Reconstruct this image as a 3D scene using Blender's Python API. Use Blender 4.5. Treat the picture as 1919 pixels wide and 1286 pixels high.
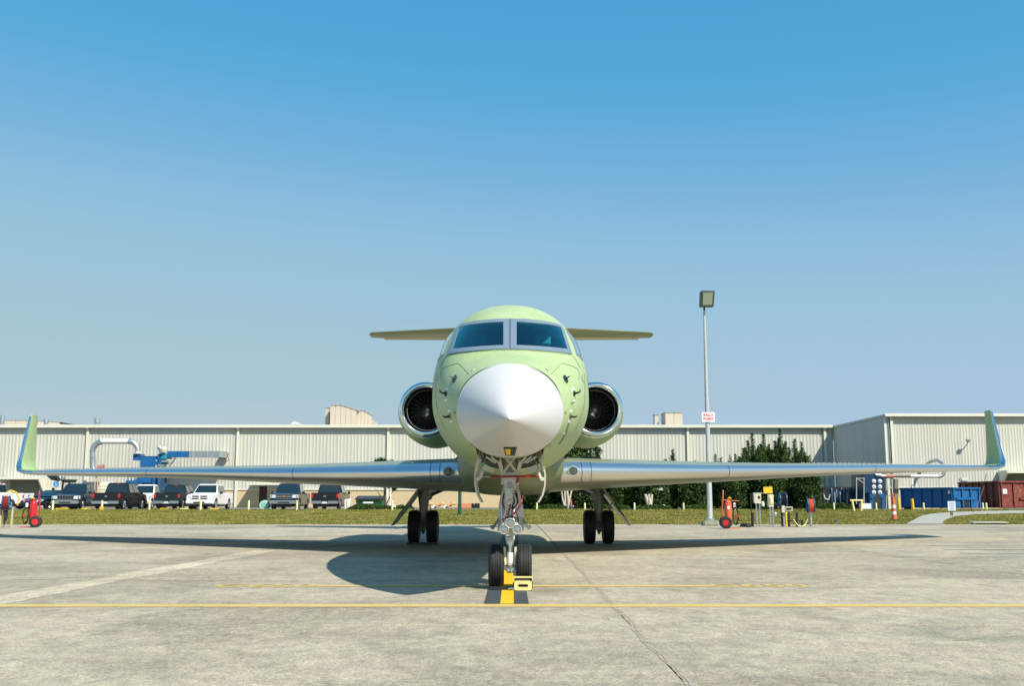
import bpy, bmesh, math, random
import numpy as np
from mathutils import Vector, Matrix
for o in list(bpy.data.objects): bpy.data.objects.remove(o, do_unlink=True)
R = math.radians; PI = math.pi
random.seed(7); rng = np.random.default_rng(11)
SC = bpy.context.scene; COL = SC.collection
# ---------------------------------------------------------------- camera
F, HCAM, HOR = 1935.0, 1.15, 935.0
PITCH = math.atan((HOR - 643.0) / F)
cam = bpy.data.objects.new('camera', bpy.data.cameras.new('camera')); COL.objects.link(cam)
cam.location = (0, 0, HCAM); cam.rotation_euler = (R(90) + PITCH, 0, 0)
cam.data.sensor_width = 36; cam.data.lens = F / 1919 * 36
cam.data.clip_start = .1; cam.data.clip_end = 4000
SC.camera = cam
# ---------------------------------------------------------------- light
SUN = Vector((.62, -.72, 1.0)).normalized()
w = bpy.data.worlds.new('World'); SC.world = w; w.use_nodes = True
nt = w.node_tree; nt.nodes.clear()
sky = nt.nodes.new('ShaderNodeTexSky'); sky.sky_type = 'NISHITA'; sky.sun_disc = False
sky.sun_elevation = math.asin(SUN.z); sky.sun_rotation = math.atan2(SUN.x, SUN.y)
sky.air_density = 1.15; sky.dust_density = .35; sky.ozone_density = 2.2; sky.altitude = 0
hs = nt.nodes.new('ShaderNodeHueSaturation'); hs.inputs['Saturation'].default_value = 1.12
hs.inputs['Hue'].default_value = .495
mt = nt.nodes.new('ShaderNodeMix'); mt.data_type = 'RGBA'; mt.blend_type = 'MULTIPLY'
mt.inputs['Factor'].default_value = 1; mt.inputs['B'].default_value = (1, 1, 1, 1)
bg = nt.nodes.new('ShaderNodeBackground'); bg.inputs['Strength'].default_value = .085
wo = nt.nodes.new('ShaderNodeOutputWorld')
nt.links.new(sky.outputs[0], hs.inputs['Color']); nt.links.new(hs.outputs[0], mt.inputs['A'])
KS = .085 * 1.26                       # sky value times this = value in the picture
def vscale(src, k):
    v = nt.nodes.new('ShaderNodeVectorMath'); v.operation = 'SCALE'; v.inputs['Scale'].default_value = k; nt.links.new(src, v.inputs[0]); return v.outputs[0]
cu_ = nt.nodes.new('ShaderNodeRGBCurve')  # film response of the sky: cyan-blue aloft, pale grey-blue at the horizon
for ch_, pts_ in enumerate((((0, .03), (.06, .070), (.115, .088), (.156, .172), (.227, .30), (.40, .385), (.571, .42), (1, .55)),
                            ((0, 0), (.12, .20), (.17, .29), (.232, .375), (.304, .445), (.414, .535), (.60, .56), (.773, .575), (1, .65)),
                            ((0, 0), (.22, .40), (.30, .54), (.415, .69), (.51, .72), (.63, .715), (.785, .66), (1, .74)))):
    c_ = cu_.mapping.curves[ch_]
    while len(c_.points) > 2: c_.points.remove(c_.points[1])
    c_.points[0].location = pts_[0]; c_.points[-1].location = pts_[-1]
    for q_ in pts_[1:-1]: c_.points.new(*q_)
cu_.mapping.update()
nt.links.new(vscale(mt.outputs['Result'], KS), cu_.inputs['Color'])
nt.links.new(vscale(cu_.outputs[0], 1 / KS), bg.inputs[0]); nt.links.new(bg.outputs[0], wo.inputs[0])
sl = bpy.data.lights.new('sun', 'SUN'); sl.energy = 5.0; sl.angle = R(.5); sl.color = (1, .94, .82)
so = bpy.data.objects.new('sun', sl); COL.objects.link(so); so.location = (20, -20, 30)
so.rotation_euler = SUN.to_track_quat('Z', 'Y').to_euler()
SC.view_settings.view_transform = 'Standard'; SC.view_settings.look = 'None'
SC.view_settings.exposure = .33; SC.view_settings.gamma = 1
SC.view_settings.use_curve_mapping = False

def P(px, py, Y):                      # the point at depth Y seen at photo pixel
    u = (px - 959.5) / F; v = (643 - py) / F
    t = Y / (math.cos(PITCH) - v * math.sin(PITCH))
    return Vector((u * t, Y, HCAM + (math.sin(PITCH) + v * math.cos(PITCH)) * t))
def G(px, py, z=0.0):                  # the point on the level z
    u = (px - 959.5) / F; v = (643 - py) / F
    d = Vector((u, math.cos(PITCH) - v * math.sin(PITCH), math.sin(PITCH) + v * math.cos(PITCH)))
    t = (z - HCAM) / d.z
    return Vector((0, 0, HCAM)) + d * t
def M(px_len, Y): return px_len * Y * math.cos(PITCH) / F   # photo pixels to metres at depth Y

# ---------------------------------------------------------------- materials
MATS = {}
def lin(c): return tuple(((x / 255) / 12.92 if x / 255 <= .04045 else ((x / 255 + .055) / 1.055) ** 2.4) for x in c)
def mat(name, col, rough=.6, metal=0, var=.0, scale=6, bump=0, bscale=40, spec=.5, coat=0, objvar=0, stretch=(1, 1, 1), col2=None, alpha=None, emit=None, trans=0, fine=0):
    if name in MATS: return MATS[name]
    m = bpy.data.materials.new(name); m.use_nodes = True; n = m.node_tree; L = n.links
    b = n.nodes['Principled BSDF']
    b.inputs['Base Color'].default_value = (*col, 1); b.inputs['Roughness'].default_value = rough
    b.inputs['Metallic'].default_value = metal; b.inputs['Specular IOR Level'].default_value = spec
    b.inputs['Coat Weight'].default_value = coat
    if trans: b.inputs['Transmission Weight'].default_value = trans
    src = None
    if var or bump or col2:
        g = n.nodes.new('ShaderNodeNewGeometry'); mp = n.nodes.new('ShaderNodeMapping')
        mp.inputs['Scale'].default_value = stretch; L.new(g.outputs['Position'], mp.inputs['Vector'])
    if var or col2:
        t = n.nodes.new('ShaderNodeTexNoise'); t.inputs['Scale'].default_value = scale; t.inputs['Detail'].default_value = 6
        t.inputs['Roughness'].default_value = .65; L.new(mp.outputs[0], t.inputs['Vector'])
        rp = n.nodes.new('ShaderNodeValToRGB'); rp.color_ramp.elements[0].position = .32; rp.color_ramp.elements[1].position = .68
        a = tuple(max(0, c * (1 - var)) for c in col); c2 = col2 or tuple(min(1, c * (1 + var)) for c in col)
        rp.color_ramp.elements[0].color = (*a, 1); rp.color_ramp.elements[1].color = (*c2, 1)
        L.new(t.outputs['Fac'], rp.inputs[0]); src = rp.outputs[0]
    if fine and src:
        t = n.nodes.new('ShaderNodeTexNoise'); t.inputs['Scale'].default_value = scale*9; t.inputs['Detail'].default_value = 7; t.inputs['Roughness'].default_value = .7; t.inputs['Distortion'].default_value = .8
        L.new(mp.outputs[0], t.inputs['Vector']); mr = n.nodes.new('ShaderNodeMapRange'); mr.inputs['From Min'].default_value = .3; mr.inputs['From Max'].default_value = .7
        mr.inputs['To Min'].default_value = 1-fine; mr.inputs['To Max'].default_value = 1+fine; L.new(t.outputs['Fac'], mr.inputs['Value'])
        mx = n.nodes.new('ShaderNodeMix'); mx.data_type = 'RGBA'; mx.blend_type = 'MULTIPLY'; mx.inputs['Factor'].default_value = 1
        L.new(src, mx.inputs['A']); L.new(mr.outputs[0], mx.inputs['B']); src = mx.outputs['Result']
    if objvar:
        oi = n.nodes.new('ShaderNodeObjectInfo'); mr = n.nodes.new('ShaderNodeMapRange')
        mr.inputs['To Min'].default_value = 1 - objvar; mr.inputs['To Max'].default_value = 1 + objvar
        L.new(oi.outputs['Random'], mr.inputs['Value'])
        mx = n.nodes.new('ShaderNodeMix'); mx.data_type = 'RGBA'; mx.blend_type = 'MULTIPLY'; mx.inputs['Factor'].default_value = 1
        if src: L.new(src, mx.inputs['A'])
        else: mx.inputs['A'].default_value = (*col, 1)
        L.new(mr.outputs[0], mx.inputs['B']); src = mx.outputs['Result']
    if src: L.new(src, b.inputs['Base Color'])
    if bump:
        t = n.nodes.new('ShaderNodeTexNoise'); t.inputs['Scale'].default_value = bscale; t.inputs['Detail'].default_value = 5
        L.new(mp.outputs[0], t.inputs['Vector'])
        bp = n.nodes.new('ShaderNodeBump'); bp.inputs['Strength'].default_value = bump; bp.inputs['Distance'].default_value = .01
        L.new(t.outputs['Fac'], bp.inputs['Height']); L.new(bp.outputs[0], b.inputs['Normal'])
    MATS[name] = m; return m

# ---------------------------------------------------------------- mesh building
def origin(o):
    v = Vector((0, 0, 0))
    while o is not None: v = v + o.location; o = o.parent
    return v
class MB:
    def __init__(s): s.v = []; s.f = []; s.smooth = []
    def add(s, vs, fs, smooth=False):
        k = len(s.v); s.v += [tuple(p) for p in vs]
        for f in fs: s.f.append(tuple(i + k for i in f)); s.smooth.append(smooth)
        return s
    def box(s, a, b):
        x0, y0, z0 = a; x1, y1, z1 = b
        x0, x1 = min(x0, x1), max(x0, x1); y0, y1 = min(y0, y1), max(y0, y1); z0, z1 = min(z0, z1), max(z0, z1)
        return s.add([(x0,y0,z0),(x1,y0,z0),(x1,y1,z0),(x0,y1,z0),(x0,y0,z1),(x1,y0,z1),(x1,y1,z1),(x0,y1,z1)],
              [(3,2,1,0),(4,5,6,7),(0,1,5,4),(1,2,6,5),(2,3,7,6),(3,0,4,7)])
    def cbox(s, c, d): return s.box([c[i] - d[i] / 2 for i in range(3)], [c[i] + d[i] / 2 for i in range(3)])
    def hexa(s, p):                    # 8 points, bottom 4 then top 4
        return s.add(p, [(3,2,1,0),(4,5,6,7),(0,1,5,4),(1,2,6,5),(2,3,7,6),(3,0,4,7)])
    def loft(s, rings, cap=True, closed=True, smooth=True, skip=None):
        n = len(rings[0]); vs = [p for r in rings for p in r]; fs = []
        for i in range(len(rings) - 1):
            for j in range(n if closed else n - 1):
                k = (j + 1) % n
                f = (i*n+j, i*n+k, (i+1)*n+k, (i+1)*n+j)
                if skip and skip([vs[q] for q in f]): continue
                fs.append(f)
        s.add(vs, fs, smooth)
        if cap:
            s.add(rings[0], [tuple(range(n))[::-1]]); s.add(rings[-1], [tuple(range(n))])
        return s
    def tube(s, pts, r, n=8, cap=True):
        pts = [Vector(p) for p in pts]; rr = r if isinstance(r, (list, tuple)) else [r] * len(pts)
        rings = []; up = None
        for i, p in enumerate(pts):
            d = (pts[min(i+1, len(pts)-1)] - pts[max(i-1, 0)]).normalized()
            if up is None:
                up = Vector((0,0,1)) if abs(d.z) < .9 else Vector((0,1,0))
            a = d.cross(up).normalized(); b = a.cross(d).normalized(); up = b
            rings.append([p + (a*math.cos(2*PI*k/n) + b*math.sin(2*PI*k/n)) * rr[i] for k in range(n)])
        return s.loft(rings, cap=cap)
    def bar(s, a, b, w, h=None, side=None):        # rectangular bar
        a, b = Vector(a), Vector(b); h = h or w; d = (b - a).normalized()
        side = Vector(side) if side else (Vector((0,0,1)) if abs(d.z) < .9 else Vector((0,1,0)))
        u = d.cross(side).normalized() * (w/2); v = u.cross(d).normalized() * (h/2)
        return s.hexa([a-u-v, a+u-v, a+u+v, a-u+v, b-u-v, b+u-v, b+u+v, b-u+v])
    def lathe(s, prof, c=(0,0,0), axis='z', n=24, cap=False):
        rings = []
        for r, h in prof:
            ring = []
            for k in range(n):
                a = 2*PI*k/n; p = (r*math.cos(a), r*math.sin(a), h)
                if axis == 'x': p = (h, r*math.cos(a), r*math.sin(a))
                if axis == 'y': p = (r*math.sin(a), h, r*math.cos(a))
                ring.append((p[0]+c[0], p[1]+c[1], p[2]+c[2]))
            rings.append(ring)
        return s.loft(rings, cap=cap)
    def cyl(s, a, b, r, n=12): return s.tube([a, b], r, n)
    def prism(s, poly, d):             # planar polygon (3D points) pushed along d
        d = Vector(d); n = len(poly); p = [Vector(q) for q in poly]
        fs = [tuple(range(n))[::-1], tuple(range(n, 2*n))] + [(i, (i+1) % n, n+(i+1) % n, n+i) for i in range(n)]
        return s.add(p + [q + d for q in p], fs)
    def grid(s, rows, smooth=True):
        n = len(rows[0]); m = len(rows)
        return s.add([p for r in rows for p in r], [(i*n+j, i*n+j+1, (i+1)*n+j+1, (i+1)*n+j) for i in range(m-1) for j in range(n-1)], smooth)
    def mesh(s, name, off=Vector((0,0,0)), bevel=0, sharp=40, seg=2):
        me = bpy.data.meshes.new(name)
        me.from_pydata([(p[0]-off[0], p[1]-off[1], p[2]-off[2]) for p in s.v], [], s.f)
        me.polygons.foreach_set('use_smooth', [x or bevel > 0 for x in s.smooth])
        bm = bmesh.new(); bm.from_mesh(me)
        bmesh.ops.remove_doubles(bm, verts=bm.verts, dist=1e-5) if not bevel else None
        bmesh.ops.recalc_face_normals(bm, faces=bm.faces)
        if bevel:
            es = [e for e in bm.edges if len(e.link_faces) == 2 and e.calc_face_angle(0) > R(28)]
            bmesh.ops.bevel(bm, geom=es, offset=bevel, segments=seg, affect='EDGES', clamp_overlap=True)
            for f in bm.faces: f.smooth = True
        bm.to_mesh(me); bm.free()
        me.set_sharp_from_angle(angle=R(sharp)); return me
    def build(s, name, m, parent=None, local=False, bevel=0, sharp=40, seg=2):
        off = Vector((0,0,0)) if (local or parent is None) else origin(parent)
        o = bpy.data.objects.new(name, s.mesh(name, off, bevel, sharp, seg)); COL.objects.link(o)
        o.data.materials.append(m); o.parent = parent; return o
def tag(o, label=None, cat=None, group=None, kind=None):
    if label: o['label'] = label
    if cat: o['category'] = cat
    if group: o['group'] = group
    if kind: o['kind'] = kind
    return o
def thing(name, loc, label, cat, group=None, rz=0):
    o = bpy.data.objects.new(name, None); COL.objects.link(o); o.location = loc; o.rotation_euler = (0, 0, rz)
    o.empty_display_size = .2
    return tag(o, label, cat, group)
def dup(root, loc=None, rz=None, label=None):
    def cp(o, parent):
        c = o.copy(); COL.objects.link(c); c.parent = parent
        for ch in KIDS.get(o.name, []): cp(ch, c)
        return c
    KIDS.clear()
    for o in bpy.data.objects:
        if o.parent: KIDS.setdefault(o.parent.name, []).append(o)
    c = cp(root, None)
    if loc is not None: c.location = loc
    if rz is not None: c.rotation_euler = (0, 0, rz)
    if label: c['label'] = label
    return c
KIDS = {}
def text_mb(txt, size=1, align='CENTER', bold=0, sx=1):
    cu = bpy.data.curves.new('t', 'FONT'); cu.body = txt; cu.size = size; cu.align_x = align; cu.align_y = 'CENTER'; cu.offset = bold
    cu.resolution_u = 3
    o = bpy.data.objects.new('t', cu); me = bpy.data.meshes.new_from_object(o)
    mb = MB(); mb.add([(v.co.x * sx, v.co.y, 0) for v in me.vertices], [tuple(p.vertices) for p in me.polygons])
    bpy.data.objects.remove(o); bpy.data.curves.remove(cu); bpy.data.meshes.remove(me); return mb
def place(mb, o, x, y):                # map the flat text to axes x, y at o
    o, x, y = Vector(o), Vector(x), Vector(y)
    mb.v = [tuple(o + x * p[0] + y * p[1]) for p in mb.v]; return mb
def interp(xs, ys):                    # monotone cubic
    xs = np.array(xs, float); ys = np.array(ys, float); h = np.diff(xs); d = np.diff(ys)/h
    m = np.zeros(len(xs)); m[0] = d[0]; m[-1] = d[-1]
    for i in range(1, len(xs)-1):
        m[i] = 0 if d[i-1]*d[i] <= 0 else 3*(h[i-1]+h[i])/((2*h[i]+h[i-1])/d[i-1] + (h[i]+2*h[i-1])/d[i])
    def f(x):
        i = int(min(max(np.searchsorted(xs, x) - 1, 0), len(h)-1)); t = min(max((x-xs[i])/h[i], 0), 1)
        return float((2*t**3-3*t*t+1)*ys[i] + (t**3-2*t*t+t)*h[i]*m[i] + (3*t*t-2*t**3)*ys[i+1] + (t**3-t*t)*h[i]*m[i+1])
    return f

m_green = mat('primer_green', (.345, .465, .205), .5, spec=.3, col2=(.415, .505, .275), scale=1.4, fine=.13, bump=.04, bscale=5)
m_greend = mat('primer_shade_green', (.15, .185, .08), .4, var=.12, scale=2.2)  # primer darkened so the belly fairing's shade is in its colour
m_white = mat('radome_white', (.56, .56, .55), .33, var=.02, scale=2)
m_cream = mat('cream_enamel', (.55, .53, .42), .4, var=.06, scale=9)
m_chrome = mat('polished_metal', (.76, .76, .74), .32, 1, bump=.05, bscale=2.2, stretch=(.25, 1, 1))
m_lip = mat('mirror_metal', (.84, .85, .86), .11, 1)
m_alum = mat('brushed_aluminium', (.25, .32, .38), .38, .35, var=.06, scale=30)
m_steel = mat('galvanised_steel', (.50, .53, .55), .38, .8, var=.15, scale=4)
m_grey = mat('grey_paint', (.34, .36, .36), .45, var=.08)
m_lgrey = mat('light_grey_paint', (.56, .58, .57), .45, var=.05)
m_dark = mat('dark_cavity', (.012, .013, .014), .6, var=.3, scale=12)
m_black = mat('black_satin', (.018, .019, .021), .4)
m_fan = mat('fan_titanium', (.10, .105, .115), .35, .6)
m_rub = mat('tyre_rubber', (.016, .017, .018), .62, var=.25, scale=14, bump=.1, bscale=60)
m_glassd = mat('tinted_glass', (.003, .055, .085), .05, spec=.35, var=.45, scale=1.6)
m_glass = mat('lamp_glass', (.35, .38, .38), .06, .6)
m_red = mat('red_ribbon', (.30, .010, .016), .55, var=.1)
m_redp = mat('red_paint', (.55, .012, .016), .35, var=.08, coat=.4)
m_orange = mat('faded_orange_red', (.66, .13, .055), .45, var=.1)
m_yel = mat('yellow_paint', (.72, .47, .02), .5, var=.12, scale=7)
m_yelp = mat('pale_yellow_paint', (.76, .66, .27), .45, var=.12, scale=9)
m_line = mat('yellow_line_paint', (.66, .42, .07), .75, var=.14, scale=5, col2=(.56, .45, .21))
m_lineb = mat('yellow_centre_paint', (.80, .46, .004), .6, var=.08, scale=6)
m_lineblk = mat('black_border_paint', (.045, .055, .06), .75, var=.3, scale=12)
m_linew = mat('white_line_paint', (.44, .43, .38), .75, var=.2, scale=9)
m_white2 = mat('white_paint', (.78, .78, .76), .4, var=.03)
m_blue = mat('blue_paint', (.008, .11, .30), .4, var=.12, scale=3)
m_blued = mat('dark_blue', (.006, .035, .085), .4, var=.2, scale=3)
m_rust = mat('rust_red_paint', (.17, .026, .018), .6, var=.35, scale=3, col2=(.26, .06, .04))
m_conc = None
# ================================================================ SETTING
def concrete(k=1, name='apron_concrete'):
    m = bpy.data.materials.new(name); m.use_nodes = True; n = m.node_tree; L = n.links
    b = n.nodes['Principled BSDF']; b.inputs['Roughness'].default_value = .82; b.inputs['Specular IOR Level'].default_value = .3
    g = n.nodes.new('ShaderNodeNewGeometry')
    def noise(scale, stretch=(1,1,1), detail=6, rough=.6, dist=0):
        mp = n.nodes.new('ShaderNodeMapping'); mp.inputs['Scale'].default_value = stretch; L.new(g.outputs['Position'], mp.inputs['Vector'])
        t = n.nodes.new('ShaderNodeTexNoise'); t.inputs['Scale'].default_value = scale; t.inputs['Detail'].default_value = detail
        t.inputs['Roughness'].default_value = rough; t.inputs['Distortion'].default_value = dist; L.new(mp.outputs[0], t.inputs['Vector']); return t.outputs['Fac']
    def ramp(src, a, c, pa, pc):
        r = n.nodes.new('ShaderNodeValToRGB'); e = r.color_ramp.elements; e[0].position = pa; e[1].position = pc
        e[0].color = (*a, 1); e[1].color = (*c, 1); L.new(src, r.inputs[0]); return r.outputs[0]
    def mix(a, bb, mode='MULTIPLY', fac=1):
        x = n.nodes.new('ShaderNodeMix'); x.data_type = 'RGBA'; x.blend_type = mode
        if isinstance(fac, (int, float)): x.inputs['Factor'].default_value = fac
        else: L.new(fac, x.inputs['Factor'])
        L.new(a, x.inputs['A']); L.new(bb, x.inputs['B']); return x.outputs['Result']
    base = ramp(noise(.22, (1, 1.4, 1), 5, .55, .4), tuple(k*c for c in (.505, .442, .345)), tuple(k*c for c in (.60, .528, .415)), .35, .65)
    stain = ramp(noise(.5, (.9, .8, 1), 9, .70, 1.6), (.74, .75, .74), (1, 1, 1), .36, .56)
    tint = ramp(noise(1.3, (1, 1, 1), 4, .6, .5), (.985, 1.005, .99), (1.015, .993, 1.0), .42, .58)
    med = ramp(noise(3.2, (1, 1, 1), 7, .72), (.84, .85, .85), (1.05, 1.04, 1.02), .3, .66)
    fine = ramp(noise(38, (1, 1, 1), 4, .8), (.52, .53, .53), (1.24, 1.23, 1.2), .34, .64)
    streak = ramp(noise(7, (1, .55, 1), 6, .8, .4), (.70, .705, .70), (1.14, 1.13, 1.11), .34, .64)
    grit = ramp(noise(95, (1, 1, 1), 3, .85), (.70, .70, .70), (1.22, 1.22, 1.20), .36, .66)
    c = mix(mix(mix(mix(mix(mix(base, stain), med), fine), streak), grit), tint)
    # broad scoured areas where the paste has worn off and darker aggregate shows
    worn = ramp(noise(.16, (1, 1.2, 1), 5, .6, .8), (0, 0, 0), (1, 1, 1), .5, .6)
    agg = ramp(noise(17, (1, 1, 1), 3, .9), (.50, .50, .49), (1.08, 1.07, 1.05), .35, .62)
    c = mix(c, mix(c, agg), 'MIX', worn)
    oi = n.nodes.new('ShaderNodeObjectInfo'); mr = n.nodes.new('ShaderNodeMapRange')
    mr.inputs['To Min'].default_value = .955; mr.inputs['To Max'].default_value = 1.035; L.new(oi.outputs['Random'], mr.inputs['Value'])
    c = mix(c, mr.outputs[0]); L.new(c, b.inputs['Base Color'])
    bp = n.nodes.new('ShaderNodeBump'); bp.inputs['Strength'].default_value = .6; bp.inputs['Distance'].default_value = .008
    L.new(noise(30, (1, 1, 1), 5, .8), bp.inputs['Height']); L.new(bp.outputs[0], b.inputs['Normal'])
    return m
m_conc = concrete()
m_seal = mat('joint_filler', (.16, .15, .12), .9, var=.5, scale=5)
m_soil = mat('soil_ground', (.16, .17, .07), .95, var=.3, scale=.8)
m_asph = mat('parking_asphalt', (.16, .16, .15), .9, var=.25, scale=3)
m_patch = concrete(1.45, 'pale_patch_concrete')
ZP = .32                                # level of the parking lot behind the verge
def gz(x, y):                           # lie of the verge
    t = min(max((y - 47.5) / 26.0, 0), 1); t = t*t*(3-2*t)
    return ZP * t + .025*math.sin(x*.21+1)*math.sin(t*PI) + .015*math.sin(x*.57)*math.sin(t*PI)

mb = MB(); mb.add([(-2500,-600,-.03),(2500,-600,-.03),(2500,3500,-.03),(-2500,3500,-.03)], [(0,1,2,3)])
tag(mb.build('ground', m_soil), kind='structure')
apron = bpy.data.objects.new('apron', None); COL.objects.link(apron); tag(apron, kind='structure')
mb = MB(); mb.add([(-75,-12,-.014),(75,-12,-.014),(75,47.6,-.014),(-75,47.6,-.014)], [(0,1,2,3)])
o = mb.build('joint_bed', m_seal, apron)
xs = [1.1 + 6.7*i for i in range(-9, 10)]; ys = [4.51 + 5.27*i for i in range(-3, 9)]
ys[-1] = 47.4
slabmesh = {}
for i in range(len(xs)-1):
    for j in range(len(ys)-1):
        dx, dy = xs[i+1]-xs[i], ys[j+1]-ys[j]; key = round(dy, 3)
        if (xs[i] > 40 or xs[i+1] < -40) and ys[j] < 25: continue
        if key not in slabmesh:
            g_ = .011; q = MB(); q.box((g_, g_, -.16), (dx-g_, dy-g_, 0)); slabmesh[key] = q.mesh('slab', bevel=.006, seg=1)
            slabmesh[key].materials.append(m_conc)
        o = bpy.data.objects.new('slab', slabmesh[key]); COL.objects.link(o); o.parent = apron
        o.location = (xs[i], ys[j], random.uniform(-.001, 0))
# spalled, cracked joint right of the nose wheel and small random cracks
def ribbon(pts, wd, z):
    mb = MB(); vs = []; fs = []
    for k, (x, y) in enumerate(pts):
        a = pts[max(k-1, 0)]; c = pts[min(k+1, len(pts)-1)]; dx, dy = c[0]-a[0], c[1]-a[1]; l = math.hypot(dx, dy) or 1
        ww = wd(k)/2; vs += [(x-dy/l*ww, y+dx/l*ww, z), (x+dy/l*ww, y-dx/l*ww, z)]
    for k in range(len(pts)-1): fs.append((2*k, 2*k+1, 2*k+3, 2*k+2))
    return mb.add(vs, fs)
random.seed(3)
pts = [(1.1 + .018*math.sin(k*.23) + random.uniform(-.008, .008), 3.5 + k*.11) for k in range(190)]
m_crack = mat('crack_dark', (.17, .16, .125), .95, var=.4, scale=9)
m_spall = mat('spalled_edge', (.34, .29, .22), .95, var=.3, scale=8)
o = ribbon(pts, lambda k: .045 + .04*max(0, math.sin(k*.31)*math.sin(k*.07+1))*random.random() + .02*random.random(), .002).build('spalled_joint', m_spall, apron)
o = ribbon([(x+random.uniform(-.012, .012), y) for x, y in pts], lambda k: max(.002, .006*random.random()+.006*math.sin(k*.5)), .003).build('joint_crack', m_crack, apron)
def crack(x, y, ang, n, st=.12, w_=.008):
    p = [(x, y)]
    for _ in range(n):
        ang += random.uniform(-.5, .5); p.append((p[-1][0]+math.cos(ang)*st, p[-1][1]+math.sin(ang)*st))
    ribbon(p, lambda k: w_*random.uniform(.4, 1.2), .004).build('hairline_crack', m_crack, apron)
for a in [(-4.6, 12.1, .2, 16), (-7.5, 10.4, -.1, 22), (3.6, 8.7, .5, 14), (6, 19, .1, 40), (-2.2, 9.0, 2.9, 12), (9, 14.4, .1, 30), (-9.5, 17, .1, 26)]: crack(*a)
# pale patched strip running back on the left, tar streaks
p = [(-6.0 + .03*(k*.5), 7.0 + k*.5) for k in range(34)]
random.seed(5); ribbon(p, lambda k: .52 + .06*math.sin(k*.7) + random.uniform(-.05, .05), .0025).build('patched_strip', m_patch, apron)
p = [(-14 + k*.6, 15.15 + .05*math.sin(k*.7)) for k in range(22)]
ribbon(p, lambda k: .10 + random.uniform(-.03, .06), .0028).build('patched_strip', m_patch, apron)
# painted markings: each a sheet on the slabs
def sheet(name, x0, x1, y0, y1, z, m, parent=None, n=40, jag=.006):
    rows = [[(x0 + (x1-x0)*i/n, y0 + random.uniform(-jag, jag), z) for i in range(n+1)], [(x0 + (x1-x0)*i/n, y1 + random.uniform(-jag, jag), z) for i in range(n+1)]]
    return MB().grid(rows, False).build(name, m, parent)
tag(sheet('stop_line', -45, 45, 11.35, 11.65, .003, m_line, n=90), kind='structure')
for x0, x1 in ((-2.60, -.27), (.24, 2.62)): tag(sheet('stop_bar_line', x0, x1, 13.93, 14.17, .003, m_line), kind='structure')
tag(sheet('centre_line', -.13, .02, 11.67, 47.2, .005, m_lineb, n=2, jag=0), kind='structure')
for x0, x1 in ((-.31, -.13), (.02, .185)):
    tag(sheet('centre_line_border', x0, x1, 11.67, 46.9, .002, m_lineblk, n=2, jag=0), kind='structure')
for sx in (-4.55, 4.2):
    q = MB().add([(sx-.3, 24.6, .008), (sx-.15, 24.6, .008), (sx*.55+.15, 31, .008), (sx*.55, 31, .008)], [(0,1,2,3)])
    tag(q.build('wheel_guide_line', m_line), kind='structure')
for cx in (-3.29, 3.26):
    q = text_mb('G650', .64, bold=.016, sx=.95); place(q, (cx, 14.05, .009), (1, 0, 0), (0, 1, 0))
    q.v = [(p[0], p[1], .004) for p in q.v]
    tag(q.build('painted_stand_number', m_line), kind='structure')
for k in range(5):                      # zebra stripes at the far right
    a = G(1715+k*12, 1017+k*7.0); wd_ = 8
    q = MB().add([(a.x+k*.2, a.y, .008), (a.x+wd_, a.y-.1, .008), (a.x+wd_, a.y+.22, .008), (a.x+k*.2, a.y+.22, .008)], [(0,1,2,3)])
    tag(q.build('crossing_stripe', m_linew), kind='structure')
a = G(1640, 993); tag(MB().add([(a.x, a.y, .008), (a.x+16, a.y-1.2, .008), (a.x+16, a.y-.95, .008), (a.x, a.y+.25, .008)], [(0,1,2,3)]).build('white_edge_line', m_linew), kind='structure')
a = G(1850, 996); tag(MB().add([(a.x, a.y, .008), (a.x+9, a.y-.3, .008), (a.x+9, a.y-.05, .008), (a.x, a.y+.25, .008)], [(0,1,2,3)]).build('white_edge_line', m_linew), kind='structure')

# verge with the concrete walk through it
def path_x(y): t = (y-47)/27; return (33.6 - 47*0 + 2.5 + t*6.5 + max(0, t-.62)*22, 37.2 + 1.5*t + t*7.5 + max(0, t-.62)*60)
def walk_edges(y):                      # left and right edge of the walk at depth y
    a = interp([47, 52, 60, 66, 70, 74], [G(1694, 988).x*47/G(1694, 988).y, 19.6, 23.9, 28.2, 32.5, 38.0])(y)
    b_ = interp([47, 52, 60, 64, 67, 70, 74], [G(1762, 988).x*47/G(1762, 988).y, 21.5, 27.0, 31.0, 38.0, 60, 76])(y)
    return a, b_
rows = []
for j in range(40):
    y = 47.4 + (74.6-47.4)*j/39; rows.append([(x, y, gz(x, y)) for x in np.linspace(-62, 76, 139)])
m_lawn = mat('lawn_soil', (.125, .135, .04), .95, var=.25, scale=.9, col2=(.20, .19, .07), bump=.8, bscale=12)
tag(MB().grid(rows).build('grass_verge', m_lawn), kind='structure')
WX = interp([47.3, 50, 55, 60, 64, 68, 71, 74.6], [17.76, 18.93, 21.16, 23.5, 25.9, 29.2, 33.0, 38.2])
WX2 = interp([47.3, 50, 53, 56, 59, 62, 64, 66, 74.6], [19.45, 20.56, 21.9, 23.4, 25.05, 27.6, 30.8, 36, 46])
rows = [[(WX(y) + (WX2(y)-WX(y))*t, y, gz(WX(y) + (WX2(y)-WX(y))*t, y)+.022) for t in np.linspace(0, 1, 9)] for y in np.linspace(47.3, 74.5, 50)]
m_walk = mat('walkway_concrete', (.37, .355, .31), .85, var=.08, scale=2)
tag(MB().grid(rows).build('walkway', m_walk), kind='structure')
mb = MB(); mb.add([(-90,74.6,ZP),(95,74.6,ZP),(95,135,ZP),(-90,135,ZP)], [(0,1,2,3)]); mb.add([(-90,74.6,ZP),(95,74.6,ZP),(95,74.6,-.03),(-90,74.6,-.03)], [(3,2,1,0)])
tag(mb.build('parking_lot', m_asph), kind='structure')
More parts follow.
